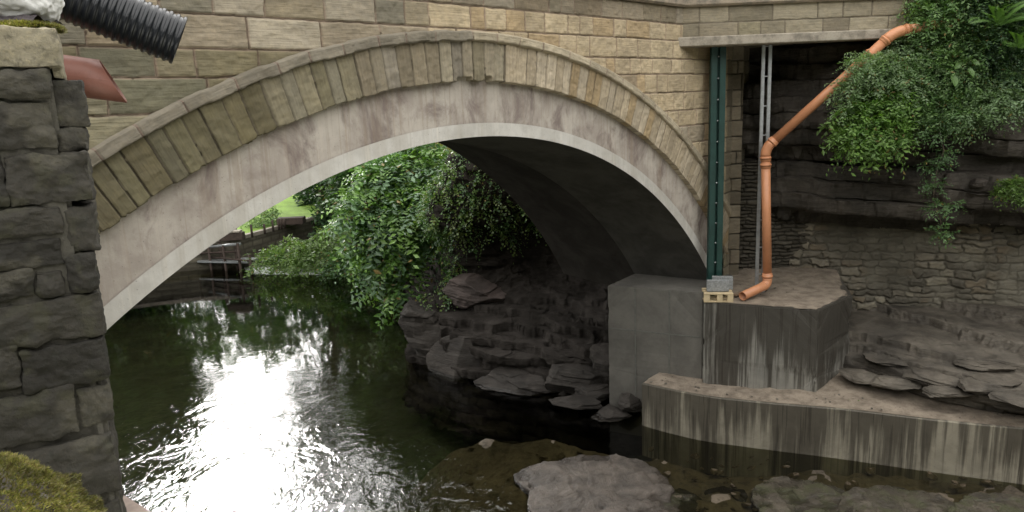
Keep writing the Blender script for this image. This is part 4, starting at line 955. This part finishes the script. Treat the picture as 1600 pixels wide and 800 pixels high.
def stems(parent, root, targets, r0, mat=BARK, name='branches', sag=.2, seed=0, seg=7):
    r_ = np.random.RandomState(seed); lst = []
    for t_ in targets:
        a, b = np.array(root), np.array(t_); q_ = np.linspace(0, 1, 8)[:, None]; m = (a+b)/2+np.array([0, 0, sag*np.linalg.norm(b-a)])+r_.randn(3)*.08*np.linalg.norm(b-a)
        lst.append(((1-q_)**2*a+2*q_*(1-q_)*m+q_**2*b, np.linspace(r0, r0*.25, 8)))
    return tubes(name, lst, mat, parent, seg)
G_MID = [(.08, .155, .045), (.06, .13, .04), (.105, .18, .05), (.045, .095, .035)]
G_BRIGHT = [(.11, .20, .04), (.08, .16, .04), (.14, .22, .05)]
G_DARK = [(.03, .065, .03), (.04, .085, .035), (.055, .105, .045)]
G_BLUE = [(.07, .12, .075), (.05, .10, .06), (.10, .16, .09)]
# the overhanging shrub in the arch opening
ot = thing('overhanging_tree', 'leafy tree with long compound leaves hanging over the river beside the cave', 'tree')
cl = [((572, 325, 20.), (.62, .7, .4), 240), ((608, 285, 20.3), (.8, .8, .45), 340), ((655, 262, 20.6), (.9, .8, .45), 330), ((620, 345, 19.6), (.9, .7, .6), 380), ((590, 380, 19.8), (.45, .5, .4), 130),
      ((675, 320, 19.6), (.8, .7, .5), 260), ((600, 425, 19.6), (.32, .3, .35), 60), ((640, 385, 19.5), (.5, .45, .5), 130), ((700, 275, 20.2), (.6, .7, .4), 160), ((612, 455, 19.3), (.2, .2, .2), 18)]
cl = [(pY(*c), r_, n) for c, r_, n in cl]
foliage('foliage', cl, .17, [(.13, .24, .05), (.10, .20, .05), (.09, .16, .08), (.12, .20, .11), (.15, .26, .06)], 3, LEAF_G, k=11, length=.75, droop=.55, wid=.46, parent=ot, pinnate=True, inner=.25)
stems(ot, pY(735, 330, 20.5), [c for c, _, _ in cl], .09, seed=2, name='trunk')
# ivy on the rock nose
iv = thing('ivy', 'mass of small-leaved ivy and creeper draping the rock nose at the cave mouth', 'ivy')
Vc = np.empty(len(cave.data.vertices)*3, np.float32); cave.data.vertices.foreach_get('co', Vc); Vc = Vc.reshape(-1, 3)
nz = fbm(Vc*1.6, 3, 8); sel = (Vc[:, 1] > 16.2) & (Vc[:, 1] < 22) & (Vc[:, 2] > 2.75+.9*nz-.35*sstep(-Vc[:, 0], 1.4, 2.4)) & (Vc[:, 2] < 6.3)
drp = (Vc[:, 0] < -1.25) & (Vc[:, 1] > 16.2) & (Vc[:, 1] < 19.5) & (Vc[:, 2] > 1.3) & (nz > -.05)
Vi = Vc[sel | drp]; ri = np.random.RandomState(3); Vi = Vi[ri.randint(len(Vi), size=1500)]
cl = [((c[0]-.05, c[1]-.06, c[2]+.02), (.11, .11, .09), 3) for c in Vi]
foliage('foliage', cl, .055, G_MID+[(.10, .16, .03), (.13, .18, .05)], 5, LEAF_G, k=8, length=.26, droop=.9, parent=iv, wid=.8)
stems(iv, pY(740, 300, 17.6), [np.array(c) for c in Vi[::60]], .014, seed=4, name='stems')
def grass(name, label, pts, n, h, cols, seed, spread=.25, cat='grass', kind=None, w_=.008):
    r_ = np.random.RandomState(seed); pts = np.array(pts); B = pts[r_.randint(len(pts), size=n)]+r_.randn(n, 3)*spread*np.array([1, 1, .25])
    d = r_.randn(n, 3)*.5; d[:, 2] = 1; d /= np.linalg.norm(d, axis=1)[:, None]; L_ = (h*(.5+r_.rand(n)))[:, None]; sd_ = np.cross(d, r_.randn(n, 3)); sd_ /= np.linalg.norm(sd_, axis=1)[:, None]
    tip = B+d*L_; tip[:, 2] -= .25*L_[:, 0]; mid = B+d*L_*.55
    V = np.stack([B-sd_*w_, B+sd_*w_, mid+sd_*w_*.8, mid-sd_*w_*.8, tip], 1).reshape(-1, 3)
    i = np.arange(n)[:, None]*5; Fc = np.vstack([i+np.array([0, 1, 2, 3])]); F3 = np.hstack([i+3, i+2, i+4, i+4])
    cl_ = np.array(cols)[r_.randint(len(cols), size=n)]*(.7+.6*r_.rand(n))[:, None]
    me = fixed(name, V, np.vstack([Fc, F3])) if n < 3000 else None
    a = me.color_attributes.new('Col', 'FLOAT_COLOR', 'POINT'); c = np.ones((len(V), 4), np.float32); c[:, :3] = np.repeat(cl_, 5, 0); a.data.foreach_set('color', c.ravel())
    return tag(link(name, me, LEAF), label, cat, kind=kind)
grass('dry_grass', 'dry tan grass tuft on the bank top under the far edge of the arch', [pY(685, 248, 21.5), pY(705, 252, 21.2), pY(725, 258, 20.8)], 2600, .5, [(.30, .22, .12), (.24, .2, .09), (.16, .18, .06)], 4, .25, kind='stuff')
# trees
def tree(name, label, root, h, wdt, seed, cols, leaf=.24, n=900, trunk=.16, cat='tree', group=None, low=.25, mat=LEAF):
    t = thing(name, label, cat, group); r_ = np.random.RandomState(seed); root = np.array(root, float); cl_ = []
    for k_ in range(11):
        f = low+(1-low)*(k_+.5)/11; ww = wdt*(.35+.65*math.sin(pi*min(1, (f*.85+.12))))*.62; a = r_.rand()*2*pi
        c = root+np.array([math.cos(a)*ww*.7, math.sin(a)*ww*.7, f*h*.93]); cl_.append((c, (ww*.62, ww*.62, h*.10+.12*ww), n//11))
    foliage('crown', cl_, leaf, cols, seed, mat, k=8, length=leaf*3.2, droop=.35, wid=.6, parent=t, inner=.2)
    q_ = np.linspace(0, 1, 8); tp_ = root+np.stack([.25*np.sin(q_*3+seed)*q_, .2*np.cos(q_*2+seed)*q_, q_*h*.8], 1)
    lst = [(tp_, np.linspace(trunk, trunk*.3, 8))]
    for c, _, _ in cl_:
        i = 2+r_.randint(4); b = np.array(c); a0 = tp_[i]; lst.append((np.array([a0, (a0+b)/2+np.array([0, 0, .15*h*.2]), b]), np.array([trunk*.45, trunk*.3, trunk*.12])))
    tubes('trunk', lst, BARK, t, 7)
    return t
far = 'trees upstream of the bridge'
def zr(x, y): return -.6+min(max(x-xbank(y), 0)*1.3, 4.3)
for (x, y, h_, w_, sd_, cols, lab) in [
        (-5.9, 29.5, 4.6, 2.0, 1, G_MID, 'small mid-green bushy tree right of the lawn above the quay end'),
        (-8.6, 37.5, 5.4, 2.6, 2, G_DARK, 'dark low tree behind the quay end on the lawn side'),
        (-8.5, 33.5, 14, 3.4, 8, G_DARK+G_MID[:1], 'tall slim dark tree at the right edge of the open gap over the river'),
        (-5.2, 31, 11.5, 3.4, 3, G_DARK+G_MID[:1], 'dark dense tree behind the waterline bushes'),
        (-3.2, 28, 9.5, 3.2, 4, G_DARK, 'dark tall tree behind the overhanging compound-leaved tree'),
        (-1.6, 31.5, 12, 4.4, 5, G_MID, 'tall mid-green tree on the upper bank behind the cave rock'),
        (1.8, 27, 11, 4.2, 6, G_DARK+G_MID, 'broad dark tree standing highest on the right bank'),
        (-3.2, 24.9, 5.0, 1.7, 7, G_MID, 'bushy young tree on the bank just upstream of the overhanging one')]:
    tree('bank_tree', lab, (x, y, zr(x, y)-.2 if x > xbank(y) else QT), h_, w_, sd_, cols, .22, 1500 if h_ > 7 else 1100, group=far, low=.02)
for (x, y, h_, w_, sd_, lab) in [(-19.5, 31.5, 11, 4.6, 21, 'tall tree on the far left of the lawn'), (-21.5, 27.5, 12, 5.2, 22, 'tall tree on the left bank nearest the bridge'), (-19.5, 38, 12, 5, 23, 'tree at the back left of the lawn'), (-17.6, 29.3, 12, 3.2, 26, 'slim tall tree on the left lawn close behind the quay wall'), (-16.6, 33, 11, 2.2, 27, 'narrow tree nearest to the open gap over the lawn'),
                                (-26, 31, 13, 6, 24, 'broad tree left of the tall left bank tree'), (-16.4, 21.5, 8.5, 3.4, 25, 'medium tree on the left bank close above the water')]:
    tree('left_bank_tree', lab, (x, y, 1.2), h_, w_, sd_, G_MID+G_DARK, .30, 1300, group=far, low=.05)
for i, (x, y, h_, w_) in enumerate([(-14, 62, 13, 6), (-20, 60, 13, 6), (-26, 62, 13.5, 7), (-8, 58, 9, 6), (-33, 60, 13, 8), (-3, 55, 15, 7)]):
    tree('far_tree', ['hazy tree closing the far end of the lawn, middle of the row', 'hazy tree at the lawn end, left of the middle one', 'hazy tree at the lawn end, second from the left', 'hazy tree at the right end of the lawn', 'tall hazy tree at the left end of the far row', 'tall hazy tree farthest right beyond the lawn'][i], (x, y, 1.8), h_, w_, 40+i, G_MID, .5, 800, group='far trees closing the lawn', low=.02)
def shrub(name, label, clumps, leaf, cols, seed, group=None, root=None, cat='shrub', mat=LEAF, **kw):
    t = thing(name, label, cat, group); cl_ = [(pY(*c), r_, n) for c, r_, n in clumps]
    foliage('foliage', cl_, leaf, cols, seed, mat, parent=t, **kw)
    rt = np.array(root) if root is not None else cl_[0][0]-np.array([0, -.2, .3]); stems(t, rt, [c for c, _, _ in cl_], .022, seed=seed, name='stems')
    return t
wb = 'pale bushes along the water upstream'
shrub('waterside_bush', 'pale green feathery bush overhanging the weir, farthest left', [((430, 410, 27.2), (.8, .6, .38), 170), ((455, 398, 27.4), (.8, .6, .45), 190)], .14, [(.15, .22, .07), (.11, .18, .06)], 51, wb, k=8, droop=.5)
shrub('waterside_bush', 'pale green bush in the middle of the weir bank', [((490, 405, 26.6), (.9, .7, .5), 240), ((520, 385, 27), (.8, .6, .6), 220)], .14, [(.13, .20, .06), (.10, .16, .05)], 52, wb, k=8)
shrub('waterside_bush', 'darker waterside bush next to the overhanging tree', [((545, 412, 25.8), (.8, .6, .4), 200), ((575, 395, 25.4), (.7, .6, .6), 200)], .14, G_MID, 53, wb, k=8)
shrub('lawn_bush', 'small pale shrub standing at the lawn edge beside the coping', [((407, 340, 31.5), (.55, .5, .5), 150), ((420, 345, 31.5), (.4, .4, .35), 80)], .13, [(.16, .24, .10), (.12, .19, .07)], 54, k=7)
# right bank bushes above the rock face
rg = 'bushes on the rock top at the right'
_sh = shrub
def shrub(name, label, clumps, *a, **kw):
    return _sh(name, label, [(c, r_, int(n*1.6)) for c, r_, n in clumps], *a, **kw)
shrub('cliff_bush', 'bright green bush hanging lowest over the rock face', [((1355, 190, 12.4), (.42, .35, .38), 300), ((1385, 160, 12.5), (.38, .35, .3), 240), ((1345, 215, 12.3), (.3, .25, .16), 120), ((1395, 205, 12.4), (.22, .2, .28), 120)], .075, [(.12, .22, .04), (.09, .18, .035), (.14, .24, .06)], 61, rg, k=9, length=.3, droop=.55, root=pY(1430, 150, 13.2))
shrub('cliff_bush', 'grey-green small-leaved bush leaning over the orange pipe', [((1380, 115, 12.5), (.5, .35, .3), 420), ((1430, 130, 12.5), (.45, .35, .4), 380), ((1350, 100, 12.3), (.25, .25, .1), 70), ((1425, 75, 12.7), (.35, .3, .28), 240), ((1325, 150, 12.5), (.2, .2, .25), 90)], .05, [(.17, .25, .12), (.13, .21, .09), (.20, .28, .15)], 62, rg, k=11, length=.26, root=pY(1440, 130, 13.2))
shrub('cliff_bush', 'dense mid-green bush filling the middle of the rock top', [((1475, 110, 12.5), (.55, .45, .5), 560), ((1490, 55, 12.7), (.5, .4, .4), 420), ((1470, 165, 12.4), (.5, .35, .28), 330), ((1460, 20, 12.5), (.35, .3, .35), 330), ((1500, -25, 12.5), (.5, .4, .4), 300)], .06, [(.11, .19, .06), (.14, .23, .08), (.08, .15, .05)], 63, rg, k=10, length=.26, root=pY(1490, 120, 13.2))
shrub('cliff_bush', 'pale-leaved bush trailing over the ledge at the right', [((1545, 160, 12.2), (.45, .35, .2), 300), ((1580, 140, 12.2), (.4, .35, .3), 220), ((1505, 180, 12.2), (.3, .3, .14), 130)], .055, [(.17, .25, .13), (.12, .19, .08)], 64, rg, k=9, length=.26, root=pY(1560, 120, 12.9))
shrub('cliff_bush', 'dark twiggy bush in the top right corner', [((1560, 60, 12.4), (.6, .45, .4), 420), ((1600, 100, 12.3), (.45, .4, .35), 260), ((1530, 10, 12.5), (.6, .4, .35), 420), ((1570, -30, 12.4), (.8, .4, .4), 420), ((1610, 20, 12.5), (.5, .4, .3), 240)], .06, G_MID+G_DARK, 65, rg, k=9, length=.28, root=pY(1580, 60, 13))
# ferns and big-leaved plants
def fern(label, root, nf, L_, seed, lean, leafw=.05):
    t = thing('fern', label, 'fern', 'ferns in the top right bushes'); r_ = np.random.RandomState(seed)
    for f in range(nf):
        a = lean+(f/(nf-1)-.5)*3.2; d = np.array([math.cos(a), -.5, .9*abs(math.sin(a))+.5]); d /= np.linalg.norm(d); l_ = L_*(.75+.4*r_.rand()); q_ = np.linspace(.05, 1, 34)[:, None]
        c = np.array(root)+d*q_*l_; c[:, 2:] -= .45*l_*q_**2; tg_ = np.gradient(c, axis=0); tg_ /= np.linalg.norm(tg_, axis=1)[:, None]; sd_ = np.cross(tg_, [0, -.5, 1]); sd_ /= np.linalg.norm(sd_, axis=1)[:, None]
        V = []
        for sg in (-1, 1):
            ln = (leafw*3*np.sin(pi*np.clip(q_*.9+.1, 0, 1))**.7); tip = c+sd_*sg*ln+tg_*ln*.35-np.array([0, 0, .01]); wd = tg_*l_/34*.42; m_ = (c+tip)/2
            V.append(np.stack([c, m_+wd, tip, m_-wd], 1))
        V = np.concatenate(V).reshape(-1, 3); cc = np.tile([.10, .19, .045], (len(V), 1))*(.8+.4*r_.rand())
        link('frond', npmesh('frond', V, np.arange(len(V)).reshape(-1, 4), cc, smooth=False), LEAF, t)
fern('fern with long arching fronds high in the corner bushes', pY(1555, 40, 12.0), 7, .75, 3, 1.4)
fern('smaller fern low among the corner bushes', pY(1590, 75, 11.9), 6, .5, 5, 1.8)
def bigleaf(label, spots, seed, root):
    t = thing('broadleaf_weed', label, 'weed', 'broad leaved weeds among the bushes'); r_ = np.random.RandomState(seed)
    for (x, y, Yd, l_) in spots:
        p_ = pY(x, y, Yd); d = np.array([r_.randn()*.5, -.5, -.6]); d /= np.linalg.norm(d); sd_ = np.cross(d, [0.2, -1, .3]); sd_ /= np.linalg.norm(sd_); q_ = np.linspace(0, 1, 9)
        wv = np.sin(pi*q_**.8)*l_*.3; V = np.stack([p_+d*q_[:, None]*l_-sd_*wv[:, None]+np.array([0, -.02, .01]), p_+d*q_[:, None]*l_, p_+d*q_[:, None]*l_+sd_*wv[:, None]+np.array([0, -.02, .01])], 1)
        link('leaf', npmesh('leaf', V, gridfaces(9, 3), np.tile([.11, .19, .06], (27, 1))), LEAF, t)
    stems(t, root, [pY(x, y, Yd) for x, y, Yd, _ in spots], .008, name='stems')
bigleaf('weed with broad drooping leaves in front of the middle bush', [(1490, 118, 11.95, .24), (1514, 106, 11.95, .2), (1500, 100, 12, .16), (1518, 96, 12., .14)], 2, pY(1495, 120, 12.4))
# hanging vine
vn_ = thing('hanging_vine', 'thin vine of lobed leaves hanging down the rock face below the bushes', 'vine')
pv = [pY(*q_) for q_ in ((1465, 195, 12.15), (1475, 235, 12.1), (1463, 270, 12.1), (1458, 310, 12.1), (1470, 345, 12.1), (1470, 370, 12.1))]
tubes('stem', [(np.array(pv), .008)], BARK, vn_, 6)
foliage('foliage', [(pY(x, y, 12.05), (.14*f, .1, .09*f), int(30*f)) for x, y, f in ((1462, 205, 1.5), (1478, 240, .8), (1455, 258, 1), (1460, 290, 1), (1465, 325, 1.1), (1500, 320, .4), (1470, 365, 1.1), (1480, 180, 1.6))], .055, [(.09, .16, .06), (.07, .13, .05)], 71, LEAF, k=7, length=.15, parent=vn_)
shrub('ledge_tuft', 'bright green tuft growing on the rock ledge at the right edge', [((1590, 295, 12.1), (.22, .2, .12), 150), ((1610, 290, 12.1), (.2, .2, .14), 90)], .055, [(.11, .19, .04)], 72, k=8, length=.18)
shrub('ledge_weed', 'small weed on the rocky shelf beside the plinth', [((1385, 568, 12.45), (.13, .1, .04), 28), ((1398, 560, 12.5), (.10, .1, .04), 18)], .05, [(.13, .22, .08)], 73, k=6, length=.10)
shrub('ledge_weed', 'row of tiny weeds on the dirt behind the low wall', [((1335, 632, 11.5), (.25, .08, .02), 22), ((1360, 638, 11.45), (.1, .06, .02), 12)], .04, [(.14, .20, .08)], 74, k=6, length=.08)
